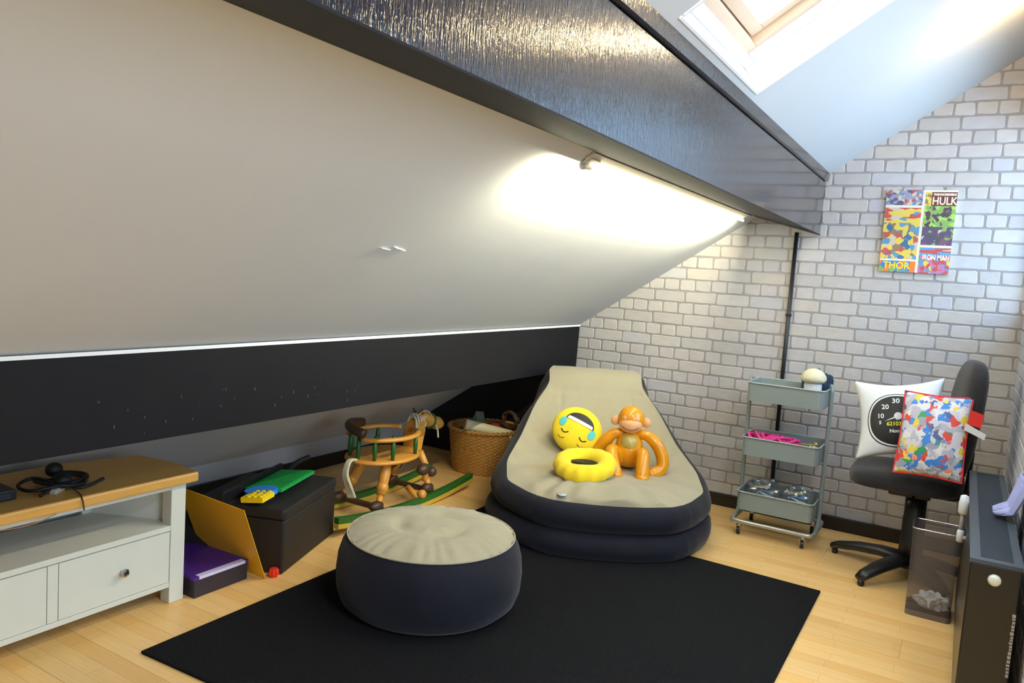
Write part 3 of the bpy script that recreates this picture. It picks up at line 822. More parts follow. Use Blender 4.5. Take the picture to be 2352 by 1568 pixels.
MB().tube(catmull([(.02, 0, .43), (.15, 0, .425), (.195, 0, .47), (.205, 0, .66)], 6), .02, 10, flat=.5).build('back_support', M_BLACKPL, oc, smooth=True)
MB().lathe([(.028, .10), (.054, .105), (.052, .20), (.050, .205), (.050, .30), (.047, .305), (.047, .40), (.02, .415)], n=24).build('gas_column', M_BLACKPL, oc, smooth=True)
MB().tube([(.0, -.02, .43), (-.02, -.2, .42)], .006, 8).ball((-.022, -.21, .42), .012, 10).build('height_lever', M_BLACKPL, oc, smooth=True)
MB().lathe([(.03, .05), (.062, .06), (.062, .10), (.045, .125), (.02, .127)], n=24).build('hub', M_BLACKPL, oc, smooth=True)
for k in range(5):
    a = math.radians((159, 236, 306, 18, 88)[k]); L = (.39, .335, .27, .27, .34)[k]
    P_ = [(math.cos(a) * t * L, math.sin(a) * t * L, z) for t, z in ((.1, .095), (.35, .092), (.65, .075), (.9, .052), (1.0, .036))]
    o = MB().tube(P_, [.046, .044, .040, .034, .026], 12, flat=.62).build('base_arm', M_BLACKPL, oc, smooth=True)
    MB().lathe([(.0, 0), (.014, 0), (.016, .01), (.012, .03), (.0, .031)], c=(P_[-1][0] * .96, P_[-1][1] * .96, 0), n=14).build('glide', M_BLACKPL, o, smooth=True)

# --- cushions
def pillow_fn(w, h, t, pinch=.07):
    def P(u, v, side):        # u,v in -1..1
        x = u * w / 2 * (1 - pinch * (1 - v * v) * 1.0); y = v * h / 2 * (1 - pinch * (1 - u * u) * 1.0)
        k = max(0, (1 - abs(u) ** 2.3)) ** .55 * max(0, (1 - abs(v) ** 2.3)) ** .55
        return Vector((x, y, side * t / 2 * k))
    return P
def pillow(w, h, t, pinch=.07, n=34):
    P = pillow_fn(w, h, t, pinch); mb = MB()
    for s_ in (1, -1):
        mb.grid(lambda a, b: P(a * 2 - 1, b * 2 - 1, s_), n, n)
    return mb, P
def decal(vs, fs, P, w, h, lift=.0015):
    return [P(max(-1, min(1, x / (w / 2))), max(-1, min(1, y / (h / 2))), 1) + Vector((0, 0, lift)) for x, y, *_ in vs]
def corner_frame(TL, TR, BL):
    TL, TR, BL = Vector(TL), Vector(TR), Vector(BL)
    x = (TR - TL).normalized(); y = (TL - BL); y = (y - x * y.dot(x)).normalized(); z = x.cross(y)
    return Matrix((x, y, z)).transposed().to_4x4()
# white speedometer cushion
wc = Vector((-.225, 4.06, .775))
F1 = corner_frame((-.385, 4.13, .945), (-.045, 4.13, 1.0), (-.43, 4.0, .60))
cu1 = thing('dial_cushion', 'white square cushion printed with a black speedometer dial', 'cushion', tuple(wc))
w1_, h1_ = .40, .40
mb, P1 = pillow(w1_, h1_, .13, .16)
mb.xf(F1).build('cover', M_WHITECLOTH, cu1, smooth=True)
def dial_patch(name, r0, r1, a0, a1, cx, cy, m, lift):
    nA = 64; nR = 10
    vs = [(cx + (r0 + (r1 - r0) * j / nR) * math.cos(a0 + (a1 - a0) * i / nA), cy + (r0 + (r1 - r0) * j / nR) * math.sin(a0 + (a1 - a0) * i / nA)) for j in range(nR + 1) for i in range(nA + 1)]
    fs = [(j * (nA + 1) + i, j * (nA + 1) + i + 1, (j + 1) * (nA + 1) + i + 1, (j + 1) * (nA + 1) + i) for j in range(nR) for i in range(nA)]
    return MB().add(decal(vs, fs, P1, w1_, h1_, lift), fs).xf(F1).build(name, m, cu1, smooth=True)
dial_patch('dial_rim', .003, .152, 0, 2 * PI, -.005, -.02, M_BLACKINK, .0012)
dial_patch('dial_ring', .139, .147, 0, 2 * PI, -.005, -.02, M_WHITECLOTH, .0022)
dial_patch('dial_hub', .0, .021, 0, 2 * PI, .002, .0, M_WHITECLOTH, .0024)
def dial_text(t, x, y, s_, m=M_WHITECLOTH, rot=0):
    vs, fs = text_mesh(t, s_, .0008)
    vs = [(x + a * math.cos(rot) - b * math.sin(rot), y + a * math.sin(rot) + b * math.cos(rot)) for a, b, c in vs]
    MB().add(decal(vs, fs, P1, w1_, h1_, .0028), fs).xf(F1).build('numerals', m, cu1)
dial_text('10', -.088, .0, .036); dial_text('20', -.062, .052, .038); dial_text('30', -.008, .088, .040); dial_text('40', .050, .082, .038); dial_text('50', .095, .05, .038)
dial_text('5', -.09, -.036, .026)
dial_text('62103', -.02, -.045, .030, mat('yellow_digits', (226, 222, 40), .7)); dial_text('Nom/Pr', .0, -.085, .026)
ndl = [(-.07, -.03), (.0, .004), (.004, -.006)]
MB().add(decal(ndl, None, P1, w1_, h1_, .0035), [(0, 1, 2)]).xf(F1).build('needle', M_WHITECLOTH, cu1)
# comic print cushion
cc = Vector((-.075, 3.90, .745))
F2 = corner_frame((-.165, 3.93, .93), (.085, 3.90, .935), (-.235, 3.83, .60))
COMIC = palette_mat('comic_print', [((214, 212, 220), 6), ((60, 130, 210), 2), ((186, 184, 196), 4), ((224, 70, 60), 1.6), ((232, 230, 226), 4), ((236, 210, 70), 1.3), ((160, 160, 175), 3), ((48, 150, 90), 0.8), ((240, 150, 110), .8), ((80, 90, 140), .8)], 34, distort=1.2)
cu2 = thing('comic_cushion', 'colourful comic patterned cushion with red piping leaning on the dial cushion', 'cushion', tuple(cc))
w2_, h2_ = .275, .385
mb, P2 = pillow(w2_, h2_, .10, .05)
mb.xf(F2).build('cover', COMIC, cu2, smooth=True)
edge = [P2(u, -1, 1) for u in [i / 12 * 2 - 1 for i in range(12)]] + [P2(1, v, 1) for v in [i / 12 * 2 - 1 for i in range(12)]] + [P2(-u, 1, 1) for u in [i / 12 * 2 - 1 for i in range(12)]] + [P2(-1, -v, 1) for v in [i / 12 * 2 - 1 for i in range(12)]]
MB().tube(edge, .004, 7, closed=True).xf(F2).build('piping', mat('red_piping', (214, 34, 44), .6), cu2, smooth=True)['label'] = 'red piping along the seam'
def tagq(pts, name, m, lab):
    P_ = [Vector(p) - cc for p in pts]; nz = (P_[1] - P_[0]).cross(P_[3] - P_[0]).normalized() * .0012
    o = MB().add([p - nz for p in P_] + [p + nz for p in P_], [(0, 1, 2, 3), (7, 6, 5, 4), (0, 4, 5, 1), (1, 5, 6, 2), (2, 6, 7, 3), (3, 7, 4, 0)]).build(name, m, cu2)
    o['label'] = lab
tagq([(.060, 3.875, .885), (.110, 3.86, .872), (.103, 3.86, .812), (.052, 3.875, .822)], 'brand_tag', mat('red_tag', (222, 40, 34), .6), 'red fabric tag')
tagq([(.045, 3.87, .826), (.125, 3.85, .79), (.121, 3.85, .765), (.042, 3.87, .795)], 'care_label', M_WHITECLOTH, 'white care label')

# ================================================================== WASTE BIN
bn = thing('waste_bin', 'see-through grey wire mesh waste bin between office chair and radiator', 'bin', (-.012, 3.72, 0))
def rect_loop(hx, hy, z, r=.02):
    out = []
    for cx, cy, a0 in ((1, 1, 0), (-1, 1, .5 * PI), (-1, -1, PI), (1, -1, 1.5 * PI)):
        for t in range(5):
            a = a0 + t * PI / 8; out.append((cx * (hx - r) + r * math.cos(a), cy * (hy - r) + r * math.sin(a), z))
    return out
Ls = [rect_loop(.085, .082, .02), rect_loop(.09, .088, .38)]; m = 20
MB().add(Ls[0] + Ls[1], [(i, (i + 1) % m, m + (i + 1) % m, m + i) for i in range(m)]).build('mesh_side', M_WIRE, bn)
MB().add(rect_loop(.086, .083, .0) + rect_loop(.086, .083, .025), [(i, (i + 1) % m, m + (i + 1) % m, m + i) for i in range(m)] + [tuple(range(m))[::-1]]).build('bottom_band', mat('grey_steel', (116, 108, 108), .4, metal=.4), bn)
MB().add(rect_loop(.084, .081, .012), [tuple(range(m))]).build('bin_floor', M_WIRE, bn)
MB().tube(rect_loop(.091, .089, .382), .0032, 8, closed=True).build('rim', M_CHROME, bn, smooth=True)
cloth_blob('crumpled_paper', 'crumpled white paper at the bottom of the wire bin', 'paper', (.0, 3.70, .026), (.06, .05, .035), M_WHITECLOTH, 44, .3, 3.5, smooth=False)

# ================================================================== RADIATOR
M_RADT = mat('black_gloss_radiator', (14, 16, 19), .32, var=.1)
M_RADG = mat('black_satin_grille', (62, 72, 84), .4, var=.1)
RY0, RY1, RXA, RXB, RZ0, RZ1 = 2.61, 3.99, .085, .215, .06, .60
rd = thing('radiator', 'black double panel radiator with slotted top below the side window', 'radiator', (RXA, RY0, RZ0))
rt = Matrix.Translation((-RXA, -RY0, -RZ0))
def rpart(mb, name, m, **k): return mb.xf(rt).build(name, m, rd, **k)
rpart(MB().box(RXA, RXA + .02, RY0 + .01, RY1 - .01, RZ0, RZ1 - .02), 'front_panel', M_RADT, bevel=.006)
rpart(MB().box(RXB - .02, RXB, RY0 + .01, RY1 - .01, RZ0, RZ1 - .02), 'rear_panel', M_RADT, bevel=.006)
for y0 in (RY0, RY1 - .012): rpart(MB().box(RXA, RXB, y0, y0 + .012, RZ0, RZ1 - .012), 'end_panel', M_RADT, bevel=.004)
fr_ = MB(); fr_.box(RXA - .002, RXA + .026, RY0, RY1, RZ1 - .012, RZ1); fr_.box(RXB - .02, RXB + .002, RY0, RY1, RZ1 - .012, RZ1)
fr_.box(RXA + .026, RXB - .02, RY0, RY0 + .03, RZ1 - .012, RZ1); fr_.box(RXA + .026, RXB - .02, RY1 - .03, RY1, RZ1 - .012, RZ1)
rpart(fr_, 'top_frame', M_RADG, merge=False)
sm_ = MB().box(0, RXB - RXA - .046, 0, .0045, 0, .010).mesh('slat', M_RADG)
ns = 120
for k in range(ns):
    o = bpy.data.objects.new('slat', sm_); COL.objects.link(o); o.parent = rd
    o.location = (.026, .034 + (RY1 - RY0 - .07) * k / (ns - 1), RZ1 - RZ0 - .012)
fin = MB()
for k in range(46): fin.box(RXA + .02, RXB - .02, RY0 + .03 + .029 * k, RY0 + .032 + .029 * k, RZ0 + .03, RZ1 - .05)
o = rpart(fin, 'convector_fins', M_RADT, merge=False); o['kind'] = 'stuff'
cap = MB().lathe([(.0, .012), (.010, .012), (.016, .008), (.018, 0), (.0, -.002)], n=22)
cap.xf(Matrix.Translation((.150, RY0 - .002, .548)) @ Matrix.Rotation(PI / 2, 4, 'X'))
rpart(cap, 'blanking_cap', mat('white_cap', (222, 222, 206), .3), smooth=True)['label'] = 'white blanking cap'
# faint vertical lettering on the end panel (illegible in the photograph): short pale strokes
lm = MB(); rnd = random.Random(2); z = .46
while z > .27:
    hgt = rnd.uniform(.005, .010); lm.box(.207 - rnd.uniform(.0, .003), .213, RY0 - .0012, RY0 + .001, z - hgt, z); z -= hgt + rnd.uniform(.002, .004)
rpart(lm, 'printed_lettering', mat('pale_print', (170, 166, 156), .5))
vv = thing('radiator_valve', 'pale upright thermostatic valve on the radiator side facing the bin', 'valve', (.066, 3.34, .44))
MB().lathe([(.012, .11), (.017, .115), (.018, .15), (.014, .18), (.004, .185)], n=18).build('valve_head', M_WHITE, vv, smooth=True)
MB().tube([(0, 0, .03), (0, 0, .12)], .0075, 10).build('stem_pipe', mat('dull_white_pipe', (160, 156, 156), .5), vv, smooth=True)
MB().lathe([(.006, .0), (.012, .004), (.012, .045), (.006, .05)], n=14).tube([(0, 0, .02), (.019, 0, .02)], .007, 10).build('elbow', M_WHITE, vv, smooth=True)
# cloth over the radiator's back edge
def drape(a, b):
    w = .05 + .10 * (1 - b) ** .7; u = (a - .5) * 2 * w
    if b < .55: x, z = .236 - b * .06, .735 - b * .20
    else: x, z = .203 - (b - .55) * .10, .625 - (b - .55) * .035
    fold = math.sin(a * 19 + b * 3) * .007
    return (x + fold * .8, 3.20 + u + .06 * (b - .5), z + abs(fold) + .010 * math.sin(a * 7 + 1) * (1 - b) + .02 * math.sin(PI * b) * (1 - abs(a - .5) * 2))
o = MB().grid(drape, 48, 30).build('cloth', mat('lilac_cloth', (168, 172, 220), .85), smooth=True, solid=.006)
tag(o, 'pale lilac cloth hanging over the back of the black radiator', 'cloth')

# ================================================================== COMIC CANVAS
cv = thing('comic_canvas', 'unframed comic cover collage canvas on the brick wall', 'picture', (-.442, G - .0045, 1.493))
CWd, CHt = .336, .441
MB().box(0, CWd, -.018, 0, 0, CHt).build('canvas_block', mat('canvas_cream', (232, 224, 206), .7), cv, bevel=.001)
def panel(x0, x1, t0, t1, m, name='printed_panel'):
    return MB().box(x0 * CWd, x1 * CWd, -.0188, -.017, (1 - t1) * CHt, (1 - t0) * CHt).build(name, m, cv)
Y_, R__, Bl, Gn, Pu, Br_, Cr, Bk = (226, 200, 84), (196, 84, 78), (96, 148, 184), (136, 172, 92), (96, 78, 118), (148, 118, 92), (206, 192, 168), (88, 82, 96)
panel(.0, .525, .0, .185, palette_mat('panel_action', [((150, 150, 175), 3), ((90, 90, 120), 2), (R__, 1), (Cr, 2), (Bl, 1), (Bk, 1)], 60, seed=1))
panel(.0, .525, .215, .40, palette_mat('panel_title', [(Y_, 4), (R__, 2), (Bl, .8), (Cr, 1), (Y_, 2)], 40, (.5, 1, 1.6), seed=2))
panel(.0, .525, .40, .84, palette_mat('panel_cover', [(Y_, 3), (R__, 1.5), (Bl, 2.2), (Cr, 1), (Br_, 1.6), ((60, 110, 150), 1), (Y_, 1)], 40, seed=3))
panel(.0, .525, .865, 1.0, palette_mat('panel_blue', [(Bl, 3), ((240, 130, 50), 2), ((60, 120, 200), 2), (Gn, 1)], 36, seed=4))
panel(.65, 1.0, .025, .19, mat('maroon_print', (110, 52, 56), .6))
panel(.565, .65, .025, .19, palette_mat('panel_side', [(Y_, 4), (Br_, 2)], 50, seed=8))
panel(.565, 1.0, .19, .44, palette_mat('panel_green', [(Gn, 4), ((160, 210, 90), 2), ((86, 64, 74), 3), (Bk, 1)], 52, seed=5))
panel(.565, 1.0, .44, .66, palette_mat('panel_purple', [(Pu, 4), (Bk, 2), ((120, 90, 100), 2), (Gn, 1.2), (Cr, .7)], 52, seed=6))
panel(.565, 1.0, .69, .78, palette_mat('panel_band', [((90, 160, 200), 2), (R__, 2), (Cr, 1)], 30, (.3, 1, 3), seed=9))
panel(.565, 1.0, .78, 1.0, palette_mat('panel_red', [(R__, 3), (Bl, 1.6), ((190, 120, 170), 2), (Y_, 1), (Cr, .6)], 54, seed=7))
def ctext(t, x, tz, s_, m, sx=1.0):
    vs, fs = text_mesh(t, s_, .0012)
    MB().add([(x * CWd + a * sx, -.0196, (1 - tz) * CHt + b) for a, b, c in vs], fs).build('lettering', m, cv)
CRM = mat('cream_ink', (244, 234, 196), .6); YEL = mat('yellow_ink', (246, 220, 40), .6); RED = mat('red_ink', (214, 62, 48), .6); WHI = mat('white_ink', (240, 236, 236), .6)
ctext('THE INCREDIBLE', .83, .055, .014, CRM); ctext('HULK', .832, .135, .056, CRM, .80)
ctext('THOR', .25, .925, .05, YEL, .95); ctext('IRON MAN', .80, .81, .036, WHI, .72)

# ================================================================== TV UNIT
tu = thing('tv_unit', 'cream painted corner cabinet with oak top, open shelf and drawer', 'cabinet', (-2.5, 1.10, 0))
YA, YB = -.62, .745      # local y range (front faces +x)
XB = -.40
top = MB().prism([(.028, YA - .03), (.028, YB + .035), (-.15, YB + .06), (-.34, YB + .03), (-.42, YB - .25), (-.42, YA - .03)], 'z', .466, .505)
top.build('oak_top', M_OAK, tu, bevel=.008)
for y in (YB - .062, YA): MB().box(-.055, 0, y, y + .062, 0, .466).build('leg', M_CREAM, tu, bevel=.003)
for y in (YB - .2, YA): MB().box(XB, XB + .05, y, y + .05, 0, .466).build('leg', M_CREAM, tu, bevel=.003)
MB().prism([(-.05, YB - .012), (-.05, YB - .03), (XB + .04, YB - .17), (XB + .03, YB - .155)], 'z', .085, .466).build('side_panel', M_CREAM, tu)
MB().box(XB + .02, -.02, YA + .01, YA + .025, .085, .466).build('side_panel', M_CREAM, tu)
MB().box(XB, XB + .012, YA + .05, YB - .2, .085, .466).build('back_panel', mat('grey_blue_board', (120, 140, 150), .7), tu)
MB().box(-.03, -.002, YA + .062, YB - .062, .446, .466).build('top_rail', M_CREAM, tu, bevel=.002)
MB().prism([(-.002, YA + .062), (-.002, YB - .062), (-.05, YB - .03), (XB + .05, YB - .17), (XB + .02, YA + .03)], 'z', .288, .308).build('shelf', M_CREAM, tu)
MB().box(-.03, -.002, YA + .062, YB - .062, .065, .085).build('bottom_rail', M_CREAM, tu, bevel=.002)
MB().box(XB + .03, -.03, YA + .062, YB - .17, .075, .085).build('bottom_board', M_CREAM, tu)
DY0, DY1 = YA + .066, YB - .066
dr = MB(); gy = .262
dr.box(-.022, 0.0, DY0, .229, .088, .285); dr.box(-.022, 0.0, .232, .266, .088, .285); dr.box(-.022, 0.0, .269, DY1, .088, .285)
dr.box(-.02, -.006, DY0, DY1, .089, .284)
d_ = dr.build('drawer', M_CREAM, tu, merge=False)
for y in (.49, -.30):
    MB().lathe([(.006, 0), (.006, .012), (.014, .016), (.016, .024), (.010, .030), (.002, .031)], n=8).xf(Matrix.Translation((.0, y, .188)) @ Matrix.Rotation(PI / 2, 4, 'Y')).build('knob', M_CHROME, d_)
# clutter on the unit
db = thing('set_top_box', 'dark grey set top box at the left end of the oak top', 'box', (-2.66, 1.16, .505))
MB().box(-.07, .07, -.12, .12, 0, .035).build('casing', M_BLACKPL, db, bevel=.004); MB().box(.0705, .072, -.1, .1, .008, .026).build('front_strip', mat('smoked_strip', (46, 48, 58), .25), db)
def cable(name, label, pts, r, m, cat='cable'):
    o = MB().tube(catmull(pts, 8), r, 7).build(name, m, smooth=True)
    if label: tag(o, label, cat)
    return o
M_CAB = mat('black_cable_rubber', (12, 12, 13), .6)
zt_ = .511
pts = [(-2.62 + .075 * math.cos(k * 1.3) * (1 + .25 * math.sin(k)), 1.33 + .06 * math.sin(k * 1.3) + .012 * k, zt_ + .004 + .018 * abs(math.sin(k * .9))) for k in range(16)]
cable('cable', 'tangle of black cables heaped on the oak top', pts, .006, M_CAB)
cable('cable', 'thin cable looping over the front edge of the oak top', [(-2.60, 1.36, zt_), (-2.55, 1.42, zt_ + .012), (-2.50, 1.43, zt_ + .002), (-2.468, 1.425, .498), (-2.466, 1.43, .46)], .0025, mat('brown_cable', (60, 40, 26), .6))
cable('cable', 'sagging thin wire hanging below the left oak edge', [(-2.466, 1.05, .50), (-2.463, 1.16, .462), (-2.463, 1.26, .455), (-2.466, 1.34, .47)], .0018, mat('copper_wire', (168, 110, 60), .5), 'wire')
hp = thing('game_headset', 'black headset lying on the oak top by the cables', 'headset', (-2.68, 1.46, .507))
MB().tube([(.08 * math.cos(a), .09 * math.sin(a), .012 + .002 * math.cos(a)) for a in [PI * i / 14 - .3 for i in range(15)]], .009, 8).build('headband', M_CAB, hp, smooth=True)
for s_ in (-.3, PI - .3): MB().ball((.08 * math.cos(s_), .09 * math.sin(s_), .026), (.026, .03, .026), 14).build('ear_cup', M_CAB, hp, smooth=True)
ad = MB().box(-.012, .012, -.03, .03, 0, .018).build('adapter', mat('dull_white_plastic', (168, 164, 150), .5), bevel=.004); ad.location = (-2.575, 1.40, .5055); ad.rotation_euler = (0, 0, .6)
tag(ad, 'small off-white plug adapter on the oak top among black cables', 'adapter')

# ================================================================== TOYS ON THE LEFT
# storage box
e1 = Vector((-.357, .934, 0)); e2 = Vector((-.934, -.357, 0)); A0 = Vector((-2.387, 2.24, 0))
FB = Matrix((e1, e2, Vector((0, 0, 1)))).transposed().to_4x4()
M_BOXF = mat('black_leatherette', (30, 29, 30), .55, var=.2, bump=.2, bscale=120)
sb = thing('storage_box', 'black upholstered storage box on the floor with green tray on top', 'box', tuple(A0))
MB().box(0, .55, .0, .46, 0, .235).xf(FB).build('box_body', M_BOXF, sb, bevel=.008)
MB().box(-.004, .554, -.004, .30, .236, .285).xf(FB).build('lid', M_BOXF, sb, bevel=.012)
MB().box(.0, .55, .31, .464, .236, .26).xf(FB).build('lid_rear', M_BOXF, sb, bevel=.006)
gt = Vector((-2.60, 2.42, .288))
gt_ang = math.atan2(e1.y, e1.x)
gtd = thing('toy_tray', 'green toy tray with yellow and blue ends tilted on the black box', 'toy', tuple(gt), gt_ang)
tlt = Matrix.Rotation(-.10, 4, 'X')
M_GRN = mat('bright_green_plastic', (30, 156, 74), .45, var=.08); M_BLU = mat('bright_blue_plastic', (36, 130, 226), .45); M_YLP = mat('bright_yellow_plastic', (240, 208, 24), .45)
zz_ = .018
mb = MB().box(-.10, .24, -.05, .125, zz_, zz_ + .014)
for k in range(16): mb.box(-.10 + .0215 * k, -.10 + .0215 * k + .009, -.045, .12, zz_ + .014, zz_ + .019)
mb.xf(tlt).build('green_deck', M_GRN, gtd, merge=False)
MB().lathe([(.0, 0), (.07, 0), (.07, .022), (.0, .024)], c=(-.13, .03, zz_), n=24).xf(tlt).build('blue_disc', M_BLU, gtd)['label'] = 'blue round end'
mb = MB().box(-.26, -.155, -.045, .055, zz_ - .002, zz_ + .02)
for i in range(4):
    for j in range(3): mb.lathe([(.0, 0), (.009, 0), (.009, .006), (.0, .006)], c=(-.245 + .026 * i, -.03 + .028 * j, zz_ + .02), n=10)
mb.xf(tlt).build('yellow_end', M_YLP, gtd, merge=False)['label'] = 'yellow studded end'
MB().box(-.28, .26, .125, .145, -.02, .05).build('black_edge', M_BLACKPL, gtd, bevel=.004)
cable('strap', 'black strap sticking up behind the green toy tray', [(-2.77, 2.60, .29), (-2.79, 2.68, .33), (-2.78, 2.76, .35)], .013, M_CAB, 'strap')
# yellow base plate
Q0 = Vector((-2.405, 2.168, .002)); Q1 = Vector((-2.392, 2.012, .342)); Q2 = Vector((-2.765, 1.985, .37))
ux = (Q2 - Q1).normalized(); uy = (Q1 - Q0); S = uy.length; uy = (uy - ux * uy.dot(ux)).normalized(); uz = ux.cross(uy)
if uz.y > 0: uz = -uz
FP = Matrix((ux, uy, uz)).transposed().to_4x4()
yp = thing('baseplate', 'yellow studded toy baseplate leaning between cabinet and black box', 'toy', tuple(Q0))
mb = MB().grid(lambda a, b: (a * .375, b * S, .012 * math.sin(PI * b) * 0), 4, 4)
mb.box(0, .375, 0, S, -.0012, .0012)
mb.xf(FP).build('plate', M_YLP if False else mat('amber_yellow_plastic', (228, 172, 26), .4, var=.05), yp, merge=False)
st = MB(); NS = 24
for i in range(NS):
    for j in range(NS):
        x = (i + .5) * .375 / NS; y = (j + .5) * S / NS
        st.lathe([(.0045, -.001), (.0045, -.0048), (.0, -.0049)], c=(x, y, 0), n=7)
o = st.xf(FP).build('studs', yp.children[0].data.materials[0], yp, merge=False); o['kind'] = 'stuff'
# purple board game
pg = thing('board_game_box', 'flat purple topped board game box on the floor beside the cabinet', 'box', (-2.86, 1.868, 0))
MB().box(0, .395, 0, .255, 0, .07).build('box_base', mat('dark_grey_card', (44, 38, 48), .55), pg, bevel=.002)
MB().box(-.002, .397, -.002, .257, .070, .084).build('box_lid', mat('purple_gloss_card', (74, 34, 128), .3, var=.15), pg, bevel=.002)
MB().box(.372, .3985, .02, .24, .073, .0848).build('white_edge_strip', mat('pale_lilac_card', (206, 200, 232), .4), pg)['label'] = 'shiny pale strip along the front edge'
rb_ = MB().lathe([(.0, 0), (.016, 0), (.018, .02), (.016, .036), (.0, .037)], n=14)
for k in range(7):
    a = 2 * PI * k / 7; rb_.ball((.016 * math.cos(a), .016 * math.sin(a), .019), (.006, .006, .016), 8)
o = rb_.build('toy_cog', mat('red_plastic', (226, 46, 24), .4), smooth=False); o.location = (-2.400, 2.208, 0)
tag(o, 'small red cog shaped toy on the floor by the yellow baseplate', 'toy')

# ------------------------------------------------------------------ rocking horse
HXc = -2.675
rh = thing('rocking_horse', 'pine rocking horse chair with green rockers in front of the basket', 'toy', (HXc, 3.40, 0))
def rocker(sx):
    x = sx * .155
    def zc_(y): return .0 + .14 * (y + .10) ** 2
    ys = [-.70 + 1.17 * i / 24 for i in range(25)]
    for nm, z0, z1, m_ in (('rocker', .026, .058, M_GREEN), ('rocker_foot', .0, .026, M_YELWOOD)):
        vs = []; 
        for y in ys:
            zz = zc_(y)
            vs += [(x - .017, y, zz + z0), (x + .017, y, zz + z0), (x + .017, y, zz + z1), (x - .017, y, zz + z1)]
        fs = [(i * 4 + k, i * 4 + (k + 1) % 4, (i + 1) * 4 + (k + 1) % 4, (i + 1) * 4 + k) for i in range(24) for k in range(4)] + [(0, 1, 2, 3), (99, 98, 97, 96)]
        o = MB().add(vs, fs).build(nm, m_, rh if nm == 'rocker' else last, bevel=.004)
        if nm == 'rocker': last = o
for sx in (-1, 1): rocker(sx)
for y in (-.36, .08): 
    MB().box(-.15, .15, y - .02, y + .02, .06, .082).build('cross_bar', M_DARKWOOD, rh, bevel=.004)
# legs
for sx in (-1, 1):
    MB().tube([(sx * .13, -.37, .07), (sx * .115, -.33, .13)], .017, 12).tube([(sx * .115, -.33, .13), (sx * .09, -.27, .24), (sx * .08, -.25, .29)], [.026, .03, .024], 12).ball((sx * .108, -.31, .165), .033, 14).build('leg', M_PINE, rh, smooth=True)
    MB().tube([(sx * .13, .09, .07), (sx * .125, .055, .14)], .016, 12).tube([(sx * .12, .05, .13), (sx * .09, .08, .22), (sx * .07, .05, .29)], [.018, .02, .022], 12).build('leg', M_PINE, rh, smooth=True)
    MB().ball((sx * .115, .035, .20), (.034, .05, .034), 14).ball((sx * .125, .10, .175), .030, 12).build('knee', M_DARKWOOD, rh, smooth=True)
    MB().ball((sx * .13, -.38, .085), (.03, .05, .026), 12).build('hoof', M_DARKWOOD, rh, smooth=True)
    MB().ball((sx * .13, .06, .09), (.032, .045, .03), 12).build('hoof', M_DARKWOOD, rh, smooth=True)
MB().tube([(.155, -.03, .04), (.05, -.02, .095)], .018, 10).ball((.155, -.02, .075), .026, 12).build('foot_peg', M_PINE, rh, smooth=True)
seat = MB().lathe([(.0, .288), (.165, .288), (.182, .298), (.182, .306), (.168, .314), (.0, .308)], c=(0, -.19, 0), n=40, sy=1.28)
seat.build('seat', M_PINE, rh, smooth=True)
arc = lambda r, z, a0, a1, n_=24, cy=-.19, sy=1.25: [(r * math.cos(a0 + (a1 - a0) * i / n_), cy + r * sy * math.sin(a0 + (a1 - a0) * i / n_), z(i / n_) if callable(z) else z) for i in range(n_ + 1)]
MB().tube(arc(.168, .425, -.45 * PI, .42 * PI), .018, 10, flat=.7).build('arm_rail', M_PINE, rh, smooth=True)
MB().tube(arc(.168, .425, 1.25 * PI, .58 * PI), .018, 10, flat=.7).build('arm_rail', M_PINE, rh, smooth=True)
MB().tube(arc(.170, lambda t: .455 + .02 * math.sin(PI * t), -.42 * PI, -1.02 * PI), .024, 12, flat=1.1).build('back_rail', M_DARKWOOD, rh, smooth=True)
for a in (-.85, -.68, -.5, -.32, -.15, .18, .82):
    p = arc(.162, 0, a * PI, a * PI + .01, 1)[0]; d_ = a < 0
    MB().tube([(p[0], p[1], .31), (p[0], p[1], .37), (p[0], p[1], .445 if d_ else .42)], [.009, .013, .009], 8).build('spindle', M_GREEN, rh, smooth=True)
MB().prism([(.03, .29), (.03, .41), (.06, .46), (.12, .46), (.135, .40), (.115, .33), (.10, .25)], 'x', -.045, .045).build('chest_block', M_PINE, rh, bevel=.012)
MB().tube([(0, .09, .40), (0, .12, .44), (0, .15, .455)], [.045, .04, .045], 14).build('neck', M_PINE, rh, smooth=True)
MB().tube([(0, .10, .475), (0, .16, .462), (0, .24, .43), (0, .30, .412), (0, .335, .402)], [.034, .046, .036, .040, .026], 16).build('head', M_PINE, rh, smooth=True)
MB().tube([(0, .20, .405), (0, .216, .49)], .0445, 14, flat=1).xf(Matrix.Identity(4))
hb = MB().tube([(.041 * math.cos(2 * PI * i / 20), .225 + .012 * math.sin(2 * PI * i / 20), .437 + .041 * math.sin(2 * PI * i / 20)) for i in range(20)], .007, 6, closed=True)
hb.build('halter', M_GREEN, rh, smooth=True)
mn = MB()
for k in range(9): mn.tube(catmull([(.0, .06 + .012 * k, .49 + .01 * math.sin(k)), (.03 * (-1) ** k, .05 + .012 * k, .47), (.04 * (-1) ** k, .045 + .01 * k, .42)], 4), .007, 6)
mn.build('mane', M_ROPE, rh, smooth=True)
for sx in (-1, 1): MB().tube([(sx * .026, .11, .50), (sx * .034, .10, .525)], [.010, .004], 8).build('ear', M_DARKWOOD, rh, smooth=True)
MB().tube(catmull([(.03, .20, .46), (.045, .16, .50), (.05, .10, .52), (.04, .06, .50)], 5), .003, 6).tube(catmull([(.045, .225, .42), (.05, .24, .38), (.048, .25, .34)], 4), .006, 6).build('rein', M_ROPE, rh, smooth=True)
tlm = MB()
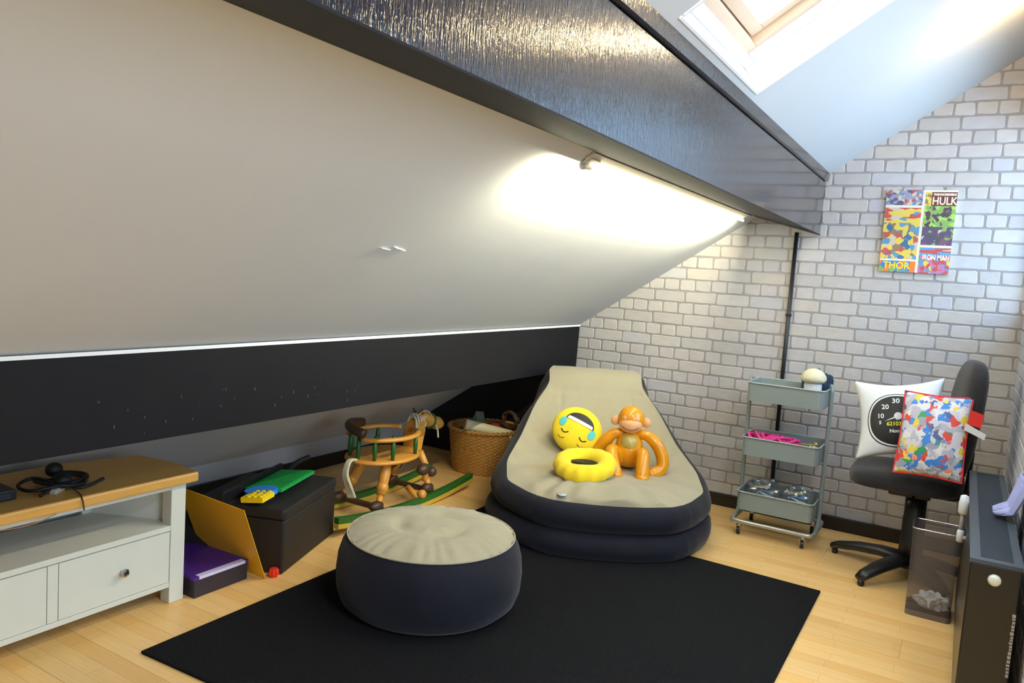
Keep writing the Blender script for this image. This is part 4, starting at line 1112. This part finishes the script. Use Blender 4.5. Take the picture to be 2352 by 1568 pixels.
for k in range(5): tlm.tube(catmull([(0, -.40, .31), (.004 * k - .01, -.455, .315), (.006 * k - .02, -.475, .25), (.008 * k - .01, -.46, .18), (.007 * k, -.45 + .004 * k, .12)], 5), .009, 6)
tlm.build('tail', M_ROPE, rh, smooth=True)

# ------------------------------------------------------------------ wicker basket
bk = thing('wicker_basket', 'wicker basket of odds and ends in the dark corner behind the lounger', 'basket', (-2.73, 4.33, 0))
def wick(a, b):
    th = 2 * PI * a; z = .29 * b
    r = .205 + .035 * b
    r += .005 * math.sin(th * 26) * (1 if int(b * 26) % 2 else -1) + .002 * math.sin(b * 26 * 2 * PI)
    return (r * math.cos(th), r * math.sin(th), z)
MB().grid(wick, 156, 52, closed_u=True).build('woven_side', M_WICKER, bk, smooth=True)
MB().lathe([(.0, .0), (.2, .0), (.2, .01), (.0, .012)], n=32).build('base', M_WICKER, bk)
for ph in (0, 1):
    MB().tube([((.242 + .007 * math.cos(22 * t + ph * PI)) * math.cos(t), (.242 + .007 * math.cos(22 * t + ph * PI)) * math.sin(t), .292 + .007 * math.sin(22 * t + ph * PI)) for t in [2 * PI * i / 160 for i in range(160)]], .008, 6, closed=True).build('braided_rim', M_WICKER, bk, smooth=True)
pr = thing('paper_roll', 'pale rolled paper lying across the front rim of the wicker basket', 'paper', (-2.74, 4.10, .342))
dv = Vector((.23, .21, -.07))
def roll(a, b):
    th = 2 * PI * a * 3.9; r = .014 + .0064 * a * 3.9
    return (r * math.cos(th), r * math.sin(th), b)
mq = dv.normalized().to_track_quat('Z', 'Y').to_matrix().to_4x4()
MB().grid(lambda a, b: roll(a, b * dv.length), 110, 2).xf(mq).build('rolled_sheet', M_PAPER, pr, smooth=True)
MB().tube([(0, 0, .002), (0, 0, .006)], .0375, 24).xf(mq).build('roll_end', mat('tan_paper_end', (206, 160, 84), .8), pr)['label'] = 'tan spiral end'
o = cloth_blob('soft_toy', 'pale green soft toy poking out of the basket behind the paper roll', 'toy', (-2.78, 4.33, .22), (.045, .045, .085), mat('pale_green_plush', (126, 142, 124), .95), 61, .15)
o = cloth_blob('cloth', 'dull red cloth in the basket behind the paper roll', 'cloth', (-2.64, 4.36, .20), (.10, .07, .065), mat('dull_red_cloth', (150, 50, 60), .9), 62, .15)
o = cloth_blob('cloth', 'grey green cloth filling the left of the basket', 'cloth', (-2.83, 4.28, .19), (.085, .07, .05), mat('grey_green_cloth', (92, 104, 92), .9), 66, .15)
wr_ = thing('twig_wreath', 'brown twig ring standing up at the right of the basket', 'wreath', (-2.535, 4.33, .335))
for k in range(4):
    MB().tube([((.052 + .01 * math.sin(5 * t + k)) * math.cos(t), .012 * math.sin(3 * t + k * 2), (.055 + .01 * math.cos(4 * t + k * 1.7)) * math.sin(t) + .03) for t in [2 * PI * i / 30 for i in range(30)]], .008, 6, closed=True).build('twig', M_DARKWOOD, wr_, smooth=True)
